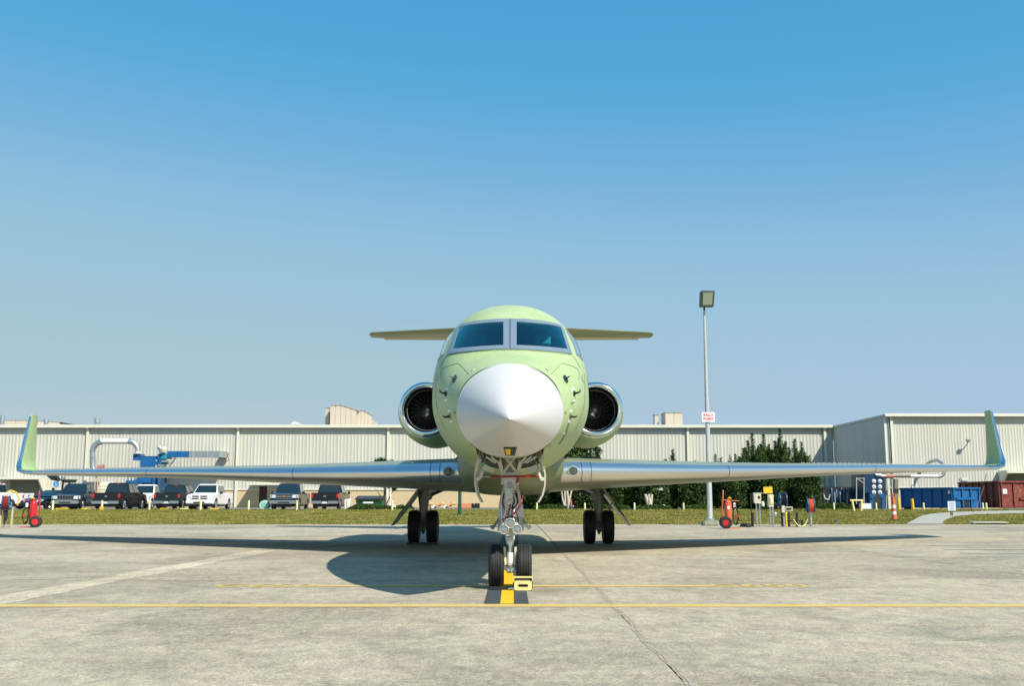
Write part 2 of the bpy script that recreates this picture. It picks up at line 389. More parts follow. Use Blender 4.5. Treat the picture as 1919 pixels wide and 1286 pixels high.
# grass blades over the verge, one mesh
def grass():
    N = 260000
    x = rng.uniform(-34, 46, N); y = 47.35 + 27*rng.random(N)**1.15
    ne = 16000; y[:ne] = 47.42 + .09*rng.normal(size=ne) - .10*np.abs(np.sin(x[:ne]*1.3)*np.sin(x[:ne]*.37))
    wx = np.interp(y, np.linspace(47, 75, 60), [WX(t) for t in np.linspace(47, 75, 60)]); wx2 = np.interp(y, np.linspace(47, 75, 60), [WX2(t) for t in np.linspace(47, 75, 60)])
    k = ~((x > wx) & (x < wx2)); x, y = x[k], y[k]; N = len(x)
    t = np.clip((y-47.5)/26, 0, 1); t = t*t*(3-2*t)
    z = ZP*t + .025*np.sin(x*.21+1)*np.sin(t*PI) + .015*np.sin(x*.57)*np.sin(t*PI)
    pat = np.sin(x*.9+2*np.sin(y*.5))*np.sin(y*.7+x*.23)
    far = y > 71
    h = rng.uniform(.03, .085, N) * (1+.3*pat) * np.where(far, 1.8, 1); wd = rng.uniform(.018, .04, N); a = rng.uniform(0, 2*PI, N); ln = rng.uniform(-.04, .04, (N, 2))
    V = np.empty((N, 3, 3)); V[:, 0] = np.c_[x-wd*np.cos(a), y-wd*np.sin(a), z-.01]; V[:, 1] = np.c_[x+wd*np.cos(a), y+wd*np.sin(a), z-.01]; V[:, 2] = np.c_[x+ln[:, 0], y+ln[:, 1], z+h]
    return V.reshape(-1, 3), np.arange(N*3).reshape(-1, 3)
def npmesh(name, V, Fc, m, parent=None, off=(0,0,0)):
    me = bpy.data.meshes.new(name); me.vertices.add(len(V)); me.vertices.foreach_set('co', (V-np.array(off)).astype(np.float32).ravel())
    k = Fc.shape[1]; me.loops.add(Fc.size); me.loops.foreach_set('vertex_index', Fc.astype(np.int32).ravel())
    me.polygons.add(len(Fc)); me.polygons.foreach_set('loop_start', np.arange(0, Fc.size, k, dtype=np.int32))
    me.update(calc_edges=True); me.validate(); me.materials.append(m)
    o = bpy.data.objects.new(name, me); COL.objects.link(o); o.parent = parent; return o
def leafmat(name, a, b_, scale=1.2, tr=.25):
    m = bpy.data.materials.new(name); m.use_nodes = True; n = m.node_tree; L = n.links; bs = n.nodes['Principled BSDF']
    bs.inputs['Roughness'].default_value = .6; bs.inputs['Specular IOR Level'].default_value = .25
    g = n.nodes.new('ShaderNodeNewGeometry'); t = n.nodes.new('ShaderNodeTexNoise'); t.inputs['Scale'].default_value = scale; t.inputs['Detail'].default_value = 5
    L.new(g.outputs['Position'], t.inputs['Vector'])
    ad = n.nodes.new('ShaderNodeMath'); ad.operation = 'MULTIPLY_ADD'; ad.inputs[1].default_value = .35; L.new(g.outputs['Random Per Island'], ad.inputs[0])
    sb = n.nodes.new('ShaderNodeMath'); sb.operation = 'SUBTRACT'; sb.inputs[1].default_value = .17; L.new(t.outputs['Fac'], sb.inputs[0]); L.new(sb.outputs[0], ad.inputs[2])
    rp = n.nodes.new('ShaderNodeValToRGB'); rp.color_ramp.elements[0].position = .33; rp.color_ramp.elements[1].position = .67
    rp.color_ramp.elements[0].color = (*a, 1); rp.color_ramp.elements[1].color = (*b_, 1); L.new(ad.outputs[0], rp.inputs[0]); L.new(rp.outputs[0], bs.inputs['Base Color'])
    tl = n.nodes.new('ShaderNodeBsdfTranslucent'); mx = n.nodes.new('ShaderNodeMixShader'); mx.inputs[0].default_value = tr
    L.new(rp.outputs[0], tl.inputs['Color']); L.new(bs.outputs[0], mx.inputs[1]); L.new(tl.outputs[0], mx.inputs[2]); L.new(mx.outputs[0], n.nodes['Material Output'].inputs['Surface'])
    return m
m_grass = leafmat('dry_grass', (.14, .17, .02), (.42, .35, .10), .55, .3)
V_, F_ = grass(); tag(npmesh('grass', V_, F_, m_grass), 'short patchy green and straw coloured mown grass on the verge behind the apron', 'grass', kind='stuff')

# ---------------------------------------------------------------- hangar
m_side = mat('cream_siding', (.545, .535, .465), .5, var=.05, scale=1.6, stretch=(1, 1, .07), fine=.03, objvar=.025)
m_trim = mat('pale_trim', (.68, .67, .56), .5, var=.04)
m_block = mat('tan_block', (.56, .44, .26), .8, var=.05, scale=1.2, bump=.2, bscale=20)
m_roof = mat('roof_metal', (.45, .46, .44), .45, .3, var=.1)
m_shut = mat('roller_shutter', (.21, .20, .13), .6, var=.1)
def siding_sheet(wd, h, n=3, amp=.02):                # one ribbed sheet, three ribs
    mb = MB(); pr = [(0, 0)]
    p_ = wd/n
    for k in range(n):
        x = k*p_; pr += [(x+p_*.42, 0), (x+p_*.50, -amp), (x+p_*.66, -amp), (x+p_*.74, 0)]
    pr.append((wd-.006, 0))
    rows = [[(x, y, 0) for x, y in pr], [(x, y, h) for x, y in pr]]
    mb.grid(rows, False); return mb.mesh('siding_panel')
def wall_run(parent, x0, x1, y, z0, z1, along='x', x_fix=0, ribs=3, amp=.02):
    n = int(round((x1-x0)/1.0)); wd = (x1-x0)/n; me = siding_sheet(wd, z1-z0, ribs, amp); me.materials.append(m_side)
    for k in range(n):
        o = bpy.data.objects.new('siding_panel', me); COL.objects.link(o); o.parent = parent
        if along == 'x': o.location = Vector((x0+k*wd, y, z0)) - origin(parent)
        else: o.location = Vector((x_fix, y-k*wd*0 - (x0+k*wd), z0)) - origin(parent); 
        if along == 'y':
            o.location = Vector((x_fix, x1-k*wd, z0)) - origin(parent); o.rotation_euler = (0, 0, -PI/2)
YB, ZE, ZB = 100.0, 7.90, 1.98
hangar = thing('hangar', (-15, YB, ZP), 'long low cream metal-clad hangar with tan block base behind the parked trucks', 'building')
XL, XR = -62.0, 31.0
wall_run(hangar, XL, XR, YB, ZB, ZE-.02)
# block base: courses of blocks joined per bay
MB().box((XL, YB+.02, -.03), (XR, YB+.3, ZB)).build('block_wall', m_block, hangar)
MB().box((XL, YB-.06, ZB-.02), (XR, YB+.02, ZB+.09)).build('drip_flashing', m_trim, hangar)
MB().box((XL, YB+.12, ZB), (XR, YB+.3, ZE)).build('backing_wall', m_side, hangar)
MB().box((XL-.3, YB-.46, ZE), (XR-.1, YB-.34, ZE+.29)).build('gutter', m_trim, hangar, bevel=.02)
MB().hexa([(XL-.3,YB-.33,ZE+.03),(XR,YB-.33,ZE+.03),(XR,YB+35,ZE+.6),(XL-.3,YB+35,ZE+.6),(XL-.3,YB-.33,ZE+.2),(XR,YB-.33,ZE+.2),(XR,YB+35,ZE+.9),(XL-.3,YB+35,ZE+.9)]).build('roof', m_roof, hangar)
for px in (-118, 163, 445, 727, 1008, 1289, 1546):
    x = P(px, 850, YB).x
    mb = MB(); mb.box((x-.09, YB-.2, ZP), (x+.14, YB-.05, ZE-.12)); mb.hexa([(x-.09,YB-.2,ZE-.12),(x+.14,YB-.2,ZE-.12),(x+.14,YB-.05,ZE-.12),(x-.09,YB-.05,ZE-.12),(x-.09,YB-.5,ZE),(x+.14,YB-.5,ZE),(x+.14,YB-.38,ZE),(x-.09,YB-.38,ZE)])
    mb.build('downpipe', m_trim, hangar)
    MB().box((x-.2, YB-.09, ZP), (x-.12, YB-.045, ZE-.05)).build('downpipe_shade', m_grey, hangar)  # grey strip standing in for the shadow left of the downpipe
YA = 86.0; XA = P(1661, 850, YA).x
ax = thing('hangar_annex', (XA, YA, ZP), 'taller looking cream metal-clad hangar wing projecting forward at the far right', 'building')
wall_run(ax, XA+.15, XA+.15+34, YA, ZB, ZE-.02, ribs=4, amp=.016)
wall_run(ax, YA, YB-.05, YB-.05, ZB, ZE-.02, 'y', XA)
MB().box((XA+.06, YA+.02, -.03), (XA+34, YA+.3, ZB)).build('block_wall', m_block, ax)
MB().box((XA+.06, YA+.35, -.03), (XA+.32, YB-.02, ZB)).build('block_wall', m_block, ax)
MB().box((XA+.16, YA+.12, ZB), (XA+34, YA+.3, ZE)).build('backing_wall', m_side, ax)
MB().box((XA+.16, YA+.35, ZB), (XA+.32, YB, ZE)).build('backing_wall', m_side, ax)
MB().box((XA-.1, YA-.46, ZE-.02), (XA+34, YA-.34, ZE+.24)).build('gutter', m_trim, ax, bevel=.02)
MB().box((XA-.06, YA-.33, ZE+.0), (XA+34, YB+20, ZE+.20)).build('roof', m_roof, ax)
MB().box((XA-.07, YA-.06, ZP), (XA+.11, YA+.12, ZE-.02)).build('corner_trim', m_trim, ax)
x = P(1673, 850, YA).x
MB().box((x-.13, YA-.2, ZP), (x+.09, YA-.05, ZE+.0)).build('downpipe', m_trim, ax)
MB().box((x-.26, YA-.09, ZP), (x-.18, YA-.045, ZE)).build('downpipe_shade', m_grey, ax)  # same painted downpipe shadow, on the annex wall
MB().box((XA+.16, YA-.06, ZB-.02), (XA+34, YA+.02, ZB+.09)).build('drip_flashing', m_trim, ax)
# loading bays: hoods over roller shutters
def bay(parent, x0, x1, y, z0, z1, dep):
    h = MB(); h.box((x0-.5, y-dep, z1), (x1+.5, y-.05, z1+.22)); h.build('canopy', m_trim, parent)
    for xx in (x0-.5, x1+.38):
        MB().prism([(xx, y-.05, z1), (xx, y-dep, z1), (xx, y-.05, z1-1.4)], (.12, 0, 0)).build('canopy_bracket', m_trim, parent)
    sh = MB().box((x0-.12, y-.06, z0), (x1+.12, y-.05, z1)).build('shutter_frame', m_grey, parent)
    n = 16
    sl_ = MB()
    for k in range(n):
        za = z0 + (z1-z0)*k/n; zb = z0 + (z1-z0)*(k+1)/n
        sl_.hexa([(x0, y-.10, za), (x1, y-.10, za), (x1, y-.07, za), (x0, y-.07, za), (x0, y-.085, zb), (x1, y-.085, zb), (x1, y-.07, zb), (x0, y-.07, zb)])
    sl_.build('roller_shutter', m_shut, parent)
bay(hangar, P(22, 900, YB).x, P(76, 900, YB).x, YB-.04, ZP, 2.95, 1.5)
bay(ax, P(1882, 900, YA).x, P(1882, 900, YA).x+5, YA-.04, ZP, 3.2, 1.6)
# entrance recess with a dark door, left of the blue pickup
x0, x1 = P(478, 930, YB).x, P(520, 930, YB).x
MB().box((x0-.4, YB-1.7, 2.42), (x1+2.2, YB-.07, 2.55)).build('door_canopy', m_trim, hangar)
dr = MB().box((P(486, 930, YB).x, YB-.06, ZP), (P(500, 930, YB).x, YB-.0, 2.3)).build('door', m_black, hangar)
MB().box((P(489, 930, YB).x, YB-.075, 1.3), (P(497, 930, YB).x, YB-.062, 2.1)).build('door_window', mat('dark_red_glass', (.10, .012, .012), .15), dr)
MB().box((P(540, 930, YB).x, YB-.075, ZP), (P(547, 930, YB).x, YB-.062, 2.9)).build('red_panel', mat('dark_red_panel', (.28, .03, .04), .5), hangar)

# things on the roof
def vent(px, py0, py1, Y, wpx, label, kind='drum'):
    b0 = P(px, py1, Y); h = P(px, py0, Y).z - b0.z; r = M(wpx/2, Y)
    t = thing('roof_vent', b0, label, 'roof vent', 'vents on the hangar roof')
    MB().cyl((0,0,-.8), (0,0,h*.18), r*.8, 16).build('vent_stack', m_steel, t, local=True)
    MB().cyl((0,0,h*.15), (0,0,h), r, 18).build('vent_cap', m_steel, t, local=True)
vent(182, 784, 794, 108, 11, 'short round galvanised roof vent standing alone above the curved duct')
vent(86, 786, 793, 112, 9, 'small roof vent just right of the left winglet top')
vent(4, 779, 793, 112, 9, 'roof vent at the far left edge of the hangar roof')
m_pent = mat('rooftop_tan', (.56, .48, .38), .6, var=.04)
def rooftop(name, px0, px1, py0, py1, Y, dep, label, panels, slope=0):
    a = P(px0, py1, Y); b_ = P(px1, py0, Y)
    t = thing(name, ((a.x+b_.x)/2, Y, a.z-.6), label, 'rooftop unit')
    n = panels; wd = (b_.x-a.x)/n; top = b_.z
    for k in range(n):
        xa, xb = a.x+k*wd+.015, a.x+(k+1)*wd-.015
        za = top - (max(0, (k-n*.45)/n)*slope); zb = top - (max(0, (k+1-n*.45)/n)*slope)
        MB().hexa([(xa,Y,a.z-.6),(xb,Y,a.z-.6),(xb,Y+.06,a.z-.6),(xa,Y+.06,a.z-.6),(xa,Y,za),(xb,Y,zb),(xb,Y+.06,zb),(xa,Y+.06,za)]).build('wall_panel', m_pent, t)
        MB().hexa([(xa-.03,Y-.06,za+.003),(xb+.03,Y-.06,zb+.003),(xb+.03,Y+dep+.06,zb+.003),(xa-.03,Y+dep+.06,za+.003),(xa-.03,Y-.06,za+.1),(xb+.03,Y-.06,zb+.1),(xb+.03,Y+dep+.06,zb+.1),(xa-.03,Y+dep+.06,za+.1)]).build('roof_trim', m_grey, t)
    MB().box((a.x+.02, Y+.07, a.z-.6), (b_.x-.02, Y+dep, top-slope-.02)).build('housing', m_pent, t)
rooftop('rooftop_penthouse', 618, 668, 760, 796, 106, 5, 'large tan rooftop penthouse with a sloping right shoulder above the hangar', 5, .9)
rooftop('rooftop_penthouse', 609, 617, 765, 796, 107.5, 2, 'narrow tan rooftop box against the left end of the large penthouse', 1)
rooftop('rooftop_penthouse', 669, 697, 770, 796, 108, 5, 'smaller tan rooftop penthouse to the right of the large one', 4, .9)
rooftop('rooftop_penthouse', 1247, 1279, 774, 795, 106, 3, 'tan rooftop unit just left of the rally point sign', 2)
rooftop('rooftop_penthouse', 1227, 1234, 778, 795, 107, 1.2, 'thin tan stub beside the rooftop unit near the rally point sign', 1)
rooftop('rooftop_penthouse', 8, 112, 788, 796, 125, 5, 'low long beige roof structure seen over the hangar at the far left', 5, .4)
t = MB().prism([P(545, 795, 112), P(552, 790, 112), P(563, 795, 112)], (0, 1.5, 0)).build('roof_skylight', m_white2)
tag(t, 'small white wedge-shaped skylight lying on the hangar roof', 'skylight')
def floodlight(px, py, Y, label, flip=1):
    c = P(px, py, Y); t = thing('wall_floodlight', (c.x, Y, c.z), label, 'floodlight', 'floodlights on the hangar walls')
    MB().bar((0,0,-.35), (0,-.55,0), .06).build('bracket', m_grey, t, local=True)
    q = MB().cbox((0,-.6,.1), (.36,.2,.22)).build('lamp_housing', m_grey, t, local=True, bevel=.03)
    MB().cbox((0,-.71,.1), (.28,.02,.15)).build('lens', m_glass, q, local=True)
floodlight(429, 854, YB-.05, 'grey floodlight on the wall at the end of the rectangular duct')
floodlight(1809, 829, YA-.05, 'grey floodlight on the annex wall left of the right winglet')
# ================================================================ AIRCRAFT
CX = -.025
def jet_children(): return [o for o in bpy.data.objects if o.parent is jet]
jet = thing('business_jet', (CX, 13.3, 0), 'light green primer-coated business jet with bare white nose cone facing the camera', 'aircraft')
Ys = [12.6, 13.0, 13.5, 14.0, 14.6, 15.2, 16, 17, 18, 20, 30, 32, 36, 40, 42]
f_hw = interp([12.6, 13.0, 13.4, 14, 15, 16, 17, 18, 19, 31, 33, 36, 40, 42], [.650, .765, .865, .985, 1.105, 1.20, 1.29, 1.36, 1.385, 1.385, 1.34, 1.05, .55, .15])
f_zt = interp([12.6, 13.0, 13.5, 14.0, 14.6, 15.2, 16, 17, 18, 19, 33, 36, 40, 42], [2.79, 2.905, 3.06, 3.31, 3.625, 3.90, 4.15, 4.335, 4.39, 4.40, 4.40, 4.25, 4.1, 3.9])
f_zb = interp([12.6, 13.3, 14, 15, 16, 18, 31, 33, 36, 40, 42], [1.64, 1.60, 1.575, 1.56, 1.55, 1.54, 1.54, 1.6, 2.2, 3.2, 3.75])
f_zc = interp([12.6, 13.3, 14, 15, 16, 18, 31, 36, 40, 42], [2.20, 2.36, 2.50, 2.64, 2.73, 2.80, 2.80, 3.1, 3.6, 3.82])
def ring(hw, zt, zc, zb, Y, n=72, eu=2.22, el=1.95, cx=CX):
    out = []
    for k in range(n):
        a = 2*PI*k/n; s, c = math.sin(a), math.cos(a); e = eu if c > 0 else el
        sx = math.copysign(abs(s)**(2/e), s); cz = math.copysign(abs(c)**(2/e), c)
        out.append((cx + hw*sx, Y, zc + ((zt-zc) if c > 0 else (zc-zb))*cz))
    return out
yy = list(np.arange(12.6, 13.3, .05)) + list(np.arange(13.3, 15.4, .025)) + list(np.arange(15.4, 18, .15)) + list(np.arange(18, 33, 1.0)) + list(np.arange(33, 42.01, .5))
rings_ = [ring(f_hw(y), f_zt(y), f_zc(y), f_zb(y), y, 144) for y in yy]
BAY = (12.72, 14.85, .47)
def in_bay(f):
    c = [sum(p[i] for p in f)/len(f) for i in range(3)]
    return BAY[0] < c[1] < BAY[1] and abs(c[0]-CX) < BAY[2] and c[2] < 2.0
WINP = [[(859.2, 613.3), (868, 609.4), (882, 606.6), (910, 603.6), (948.3, 601.6), (948.3, 651.8), (907.7, 653.6), (875, 656.4), (845.5, 659.4)]]
WINP.append([(1911.5-x, y) for x, y in WINP[0]])
def in_poly(x, y, pl):
    c = False
    for i in range(len(pl)):
        (x1, y1), (x2, y2) = pl[i], pl[i-1]
        if (y1 > y) != (y2 > y) and x < (x2-x1)*(y-y1)/(y2-y1)+x1: c = not c
    return c
def to_px(p):
    d = (Vector(p)-Vector((0, 0, HCAM))); f_ = d.y*math.cos(PITCH)+d.z*math.sin(PITCH); u_ = -d.y*math.sin(PITCH)+d.z*math.cos(PITCH); return 959.5+F*d.x/f_, 643-F*u_/f_
def in_hole(f):
    c = [sum(p[i] for p in f)/len(f) for i in range(3)]
    if 13.2 < c[1] < 15.6 and c[2] > 2.9:
        x, y = to_px(c); return in_poly(x, y, WINP[0]) or in_poly(x, y, WINP[1])
    return in_bay(f)
fus = MB().loft(rings_, cap=False, skip=in_hole); fus.add(rings_[-1], [tuple(range(144))])
fuselage = fus.build('fuselage', m_green, jet, sharp=60)
from mathutils.bvhtree import BVHTree
solid = MB().loft(rings_, cap=False)
BV = BVHTree.FromPolygons([Vector(p) for p in solid.v], [tuple(f) for f in solid.f])
# radome
RT = Vector((CX, 11.30, 2.01))
def rad_ring(t):
    y = 11.3 + 1.285*t; s = t**.80
    return ring(.652*s, 2.01+.785*s, 2.01+.195*s, 2.01-.365*s, y, 96, 2.04, 2.04)
rr = [rad_ring(t) for t in [0.0004, .001, .002, .004, .008, .015, .025, .04, .06, .08] + list(np.linspace(.11, 1, 28))]
rm = MB().loft(rr, cap=False); rm.add(rr[0], [tuple(range(96))[::-1]])
last = rr[-1]; inn = [(CX+(p[0]-CX)*.97, p[1]+.002, 2.2+(p[2]-2.2)*.97) for p in last]
rm.loft([last, inn], cap=False)
radome = rm.build('nose_cone', m_white, jet, sharp=80)
MB().loft([ring(.636, 2.775, 2.2, 1.655, 12.55, 96), ring(.636, 2.775, 2.2, 1.655, 12.62, 96)], cap=True).build('radome_bulkhead', m_grey, jet)
BVR = BVHTree.FromPolygons([Vector(p) for p in rm.v], [tuple(f) for f in rm.f])
CAMP = Vector((0, 0, HCAM))
def proj(px, py, bv=None, dx=0):
    bv = bv or BV
    for k in range(60):
        d = (P(px, py, 10) - CAMP).normalized(); loc, nor, idx, dist = bv.ray_cast(CAMP, d)
        if loc is not None:
            if nor.dot(d) > 0: nor = -nor
            if abs(nor.dot(d)) > .04: return loc, nor
        px += (955.5-px)*.006; py += (740-py)*.006
    raise RuntimeError('miss')
def resample(pl, n):
    pl = [Vector((p[0], p[1])) for p in pl]; d = [0]
    for i in range(1, len(pl)): d.append(d[-1] + (pl[i]-pl[i-1]).length)
    out = []
    for k in range(n):
        s = d[-1]*k/(n-1); i = max(j for j in range(len(d)) if d[j] <= s+1e-9); i = min(i, len(pl)-2)
        out.append(pl[i].lerp(pl[i+1], (s-d[i])/(d[i+1]-d[i])))
    return out
def patch(mb, top, bot, n, m, h, bv=None, depth=.02):
    T, B = resample(top, n), resample(bot, n); up = []; dn = []
    for j in range(m):
        ru, rd = [], []
        for i in range(n):
            q = T[i].lerp(B[i], j/(m-1)); l, nn = proj(q.x, q.y, bv); ru.append(tuple(l+nn*h)); rd.append(tuple(l-nn*depth))
        up.append(ru); dn.append(rd)
    mb.grid(up)
    mb.grid([up[0], dn[0]]); mb.grid([up[-1], dn[-1]]); mb.grid([[r[0] for r in up], [r[0] for r in dn]]); mb.grid([[r[-1] for r in up], [r[-1] for r in dn]])
    return mb
def mir(pl): return [(1911.5-x, y) for x, y in pl]
def windglass():
    m = bpy.data.materials.new('windscreen_glass'); m.use_nodes = True; n = m.node_tree; L = n.links; n.nodes.remove(n.nodes['Principled BSDF'])
    tr = n.nodes.new('ShaderNodeBsdfTransparent'); tr.inputs[0].default_value = (.20, .66, .74, 1); gl = n.nodes.new('ShaderNodeBsdfGlossy'); gl.inputs['Roughness'].default_value = .03; gl.inputs['Color'].default_value = (.45, .95, .95, 1)
    fr = n.nodes.new('ShaderNodeFresnel'); fr.inputs[0].default_value = 1.7; mx = n.nodes.new('ShaderNodeMixShader'); L.new(fr.outputs[0], mx.inputs[0]); L.new(tr.outputs[0], mx.inputs[1]); L.new(gl.outputs[0], mx.inputs[2])
    L.new(mx.outputs[0], n.nodes['Material Output'].inputs['Surface']); return m
m_wind = windglass(); m_cock = mat('cockpit_trim', (.10, .28, .30), .8, var=.2, scale=6)
ck = [ring(f_hw(y)*.965, f_zt(y)-.045, f_zc(y), f_zb(y)+.05, y, 72) for y in (13.45, 13.9, 14.4, 14.9, 15.4, 15.9)]
MB().loft(ck, cap=False).build('cockpit_lining', m_cock, jet) if False else None
MB().prism([p for p in ring(f_hw(15.9)*.97, f_zt(15.9)-.04, f_zc(15.9), f_zb(15.9)+.04, 15.9, 72)], (0, .04, 0)).build('cockpit_bulkhead', m_cock, jet)
MB().hexa([(CX-.50, 13.95, 2.7), (CX+.50, 13.95, 2.7), (CX+.70, 14.5, 2.7), (CX-.70, 14.5, 2.7), (CX-.42, 13.95, 3.08), (CX+.42, 13.95, 3.08), (CX+.66, 14.5, 3.19), (CX-.66, 14.5, 3.19)]).build('glareshield', mat('glareshield_grey', (.25, .45, .45), .7, var=.2), jet, bevel=.04)
for s_ in (-1, 1):
    st_ = MB().hexa([(CX+s_*.48-.22, 15.15, 2.5), (CX+s_*.48+.22, 15.15, 2.5), (CX+s_*.48+.22, 15.3, 2.5), (CX+s_*.48-.22, 15.3, 2.5), (CX+s_*.48-.2, 15.25, 3.38), (CX+s_*.48+.2, 15.25, 3.38), (CX+s_*.48+.2, 15.38, 3.38), (CX+s_*.48-.2, 15.38, 3.38)]).build('pilot_seat', mat('seat_grey', (.20, .24, .22), .7), jet, bevel=.04)
    MB().cbox((CX+s_*.48, 15.27, 3.50), (.25, .09, .18)).build('headrest', m_lgrey, st_, bevel=.03)
    MB().tube([(CX+s_*.48-.17, 14.6, 3.16), (CX+s_*.48-.15, 14.58, 3.27), (CX+s_*.48-.05, 14.58, 3.22), (CX+s_*.48+.05, 14.58, 3.22), (CX+s_*.48+.15, 14.58, 3.27), (CX+s_*.48+.17, 14.6, 3.16)], .018, 8).build('control_yoke', m_black, jet)
# left pane: outer and inner outlines (top, bottom run from the outside inwards)
oT = [(857, 614.7), (861, 611), (869.4, 607.6), (893, 602.7), (925.9, 599.4), (955.0, 599)]
oB = [(840.4, 664.4), (860, 661.6), (889.4, 658.6), (925.9, 656), (955.0, 655.2)]
iT = [(861.5, 615.5), (866, 613.3), (882, 609.8), (910, 606.8), (943.4, 604.4)]
iB = [(849.2, 655.4), (875, 652.8), (907.7, 650.2), (943.4, 648.6)]
for side, fn in ((0, lambda p: p), (1, mir)):
    mb = MB()
    patch(mb, fn(oT), fn(iT), 26, 4, .016); patch(mb, fn(iB), fn(oB), 26, 4, .016)
    patch(mb, fn([iT[0], iB[0]]), fn([oT[0], oB[0]]), 12, 4, .016); patch(mb, fn([iT[-1], iB[-1]]), fn([oT[-1], oB[-1]]), 12, 4, .016)
    wf = mb.build('windscreen_frame', m_alum, jet, sharp=50)
    patch(MB(), fn(iT), fn(iB), 22, 14, .009, depth=.004).build('windscreen', m_wind, wf, sharp=60)
    rv = MB()                                          # rivets round the frame
    def rivet(q):
        l, nn = proj(q[0], q[1]); c = l+nn*.016; a = nn.orthogonal().normalized()*.0055; b_ = nn.cross(a)
        pts = [c+a*math.cos(k*PI/3)+b_*math.sin(k*PI/3) for k in range(6)]; top = c+nn*.004
        rv.add([tuple(p) for p in pts]+[tuple(top)], [(k, (k+1) % 6, 6) for k in range(6)])
    for (A, B_, n_) in ((oT, iT, 40), (oB, iB, 40), ([oT[0], oB[0]], [iT[0], iB[0]], 18), ([oT[-1], oB[-1]], [iT[-1], iB[-1]], 20)):
        a_, b2 = resample(fn(A), n_), resample(fn(B_), n_)
        for t in (.28, .72):
            for k in range(n_): rivet(a_[k].lerp(b2[k], t))
    tag(rv.build('rivets', m_steel, wf), kind='stuff')
    # side window: a pane with its seal, running back along the flank
    lu, _ = proj(*fn([(853.5, 614.5)])[0]); ll, _ = proj(*fn([(836, 661)])[0])
    sg = -1 if side == 0 else 1
    def flank(y, z):                                   # the point of the skin at Y, z on this side
        lo, nn, *_r = BV.ray_cast(Vector((CX+sg*5, y, z)), Vector((-sg, 0, 0)))
        if lo is None: lo, nn = Vector((CX, y, f_zt(y))), Vector((0, 0, 1))
        if nn.x*sg < 0: nn = -nn
        return lo, nn
    def fpatch(mb, q, n, m, h, dp=.02):
        rows = []; rd = []
        for j in range(m):
            a, b_ = j/(m-1), None; r1 = []; r2 = []
            for i in range(n):
                s = i/(n-1); y = (q[0][0]*(1-s)+q[1][0]*s)*(1-a) + (q[3][0]*(1-s)+q[2][0]*s)*a
                z = (q[0][1]*(1-s)+q[1][1]*s)*(1-a) + (q[3][1]*(1-s)+q[2][1]*s)*a
                l, nn = flank(y, z); r1.append(tuple(l+nn*h)); r2.append(tuple(l-nn*dp))
            rows.append(r1); rd.append(r2)
        mb.grid(rows); mb.grid([rows[0], rd[0]]); mb.grid([rows[-1], rd[-1]]); mb.grid([[r[0] for r in rows], [r[0] for r in rd]]); mb.grid([[r[-1] for r in rows], [r[-1] for r in rd]])
    o3 = [(lu.y+.02, lu.z-.01), (lu.y+.92, lu.z-.04), (ll.y+1.15, ll.z+.02), (ll.y+.10, ll.z-.02)]
    cy_, cz_ = sum(p[0] for p in o3)/4, sum(p[1] for p in o3)/4
    q3 = [(cy_+(a-cy_)*.90, cz_+(b-cz_)*.88) for a, b in o3]
    mb = MB(); fpatch(mb, o3, 10, 8, .008); sw = mb.build('side_window_frame', m_alum, jet, sharp=50)
    mb = MB(); fpatch(mb, q3, 10, 8, .012); mb.build('side_window', mat('side_glass', (.25, .36, .34), .05, .2, coat=1), sw, sharp=60)
    mb = MB(); zz = 3.15
    for k in range(7):                                 # round-cornered cabin windows along the flank
        y = 17.6+k*1.25; mb = MB(); n = 20
        pts = [flank(y+.33*math.copysign(abs(math.cos(2*PI*j/n))**.7, math.cos(2*PI*j/n)), zz+.24*math.copysign(abs(math.sin(2*PI*j/n))**.7, math.sin(2*PI*j/n))) for j in range(n)]
        mb.add([tuple(l+nn*.006) for l, nn in pts], [tuple(range(n))]); mb.build('cabin_window', m_glassd, jet)
def seam(pl, wpx=.55, m=m_dark, name='panel_seam', n=24, bv=None, h=.003, parent=None):
    q = resample(pl, n); vs = []
    for k in range(n):
        a = q[max(k-1, 0)]; c = q[min(k+1, n-1)]; d = (c-a).normalized(); nrm = Vector((-d.y, d.x))
        for s in (-1, 1):
            l, nn = proj(q[k].x+nrm.x*s*wpx/2, q[k].y+nrm.y*s*wpx/2, bv); vs.append(tuple(l+nn*h))
    return MB().add(vs, [(2*k, 2*k+1, 2*k+3, 2*k+2) for k in range(n-1)], True).build(name, m, parent or jet)
m_seam = mat('panel_sealant', (.10, .17, .07), .6)
for fn in (lambda p: p, mir):
    seam(fn([(879.5, 702.5), (859.5, 681.3), (858, 681.2), (840, 686), (829, 692)]), .8, m_seam)
    seam(fn([(829, 692), (826, 700), (827, 712)]), .5, m_seam)
    seam(fn([(815, 700), (811, 730), (812, 780), (822, 815)]), .5, m_seam)
    seam(fn([(839.5, 666), (833, 674), (824, 690)]), .5, m_seam)
    l, nn = proj(*fn([(887, 694)])[0]); MB().bar(l-nn*.02, l+nn*.015, .02, .035).build('latch', m_grey, jet)
    l, nn = proj(*fn([(852.5, 774)])[0]); MB().bar(l-nn*.02, l+nn*.008, .05, .03).build('latch', m_greend, jet)
    l, nn = proj(*fn([(882, 836)])[0]); MB().bar(l-nn*.02, l+nn*.015, .02, .035).build('latch', m_grey, jet)
seam([(955.8, 599.2), (955.8, 655.2)], 1.3, m_dark, 'centre_post_gap', 20, None, .019)
for x in (945, 967): seam([(x, 656.2), (x, 659)], .6, m_seam, n=4)
seam([(840.4, 665.6), (889.4, 659.6), (925.9, 657.1), (955.6, 656.3), (985.6, 657.1), (1022, 659.6), (1071, 665.6)], .7, m_seam, n=60)
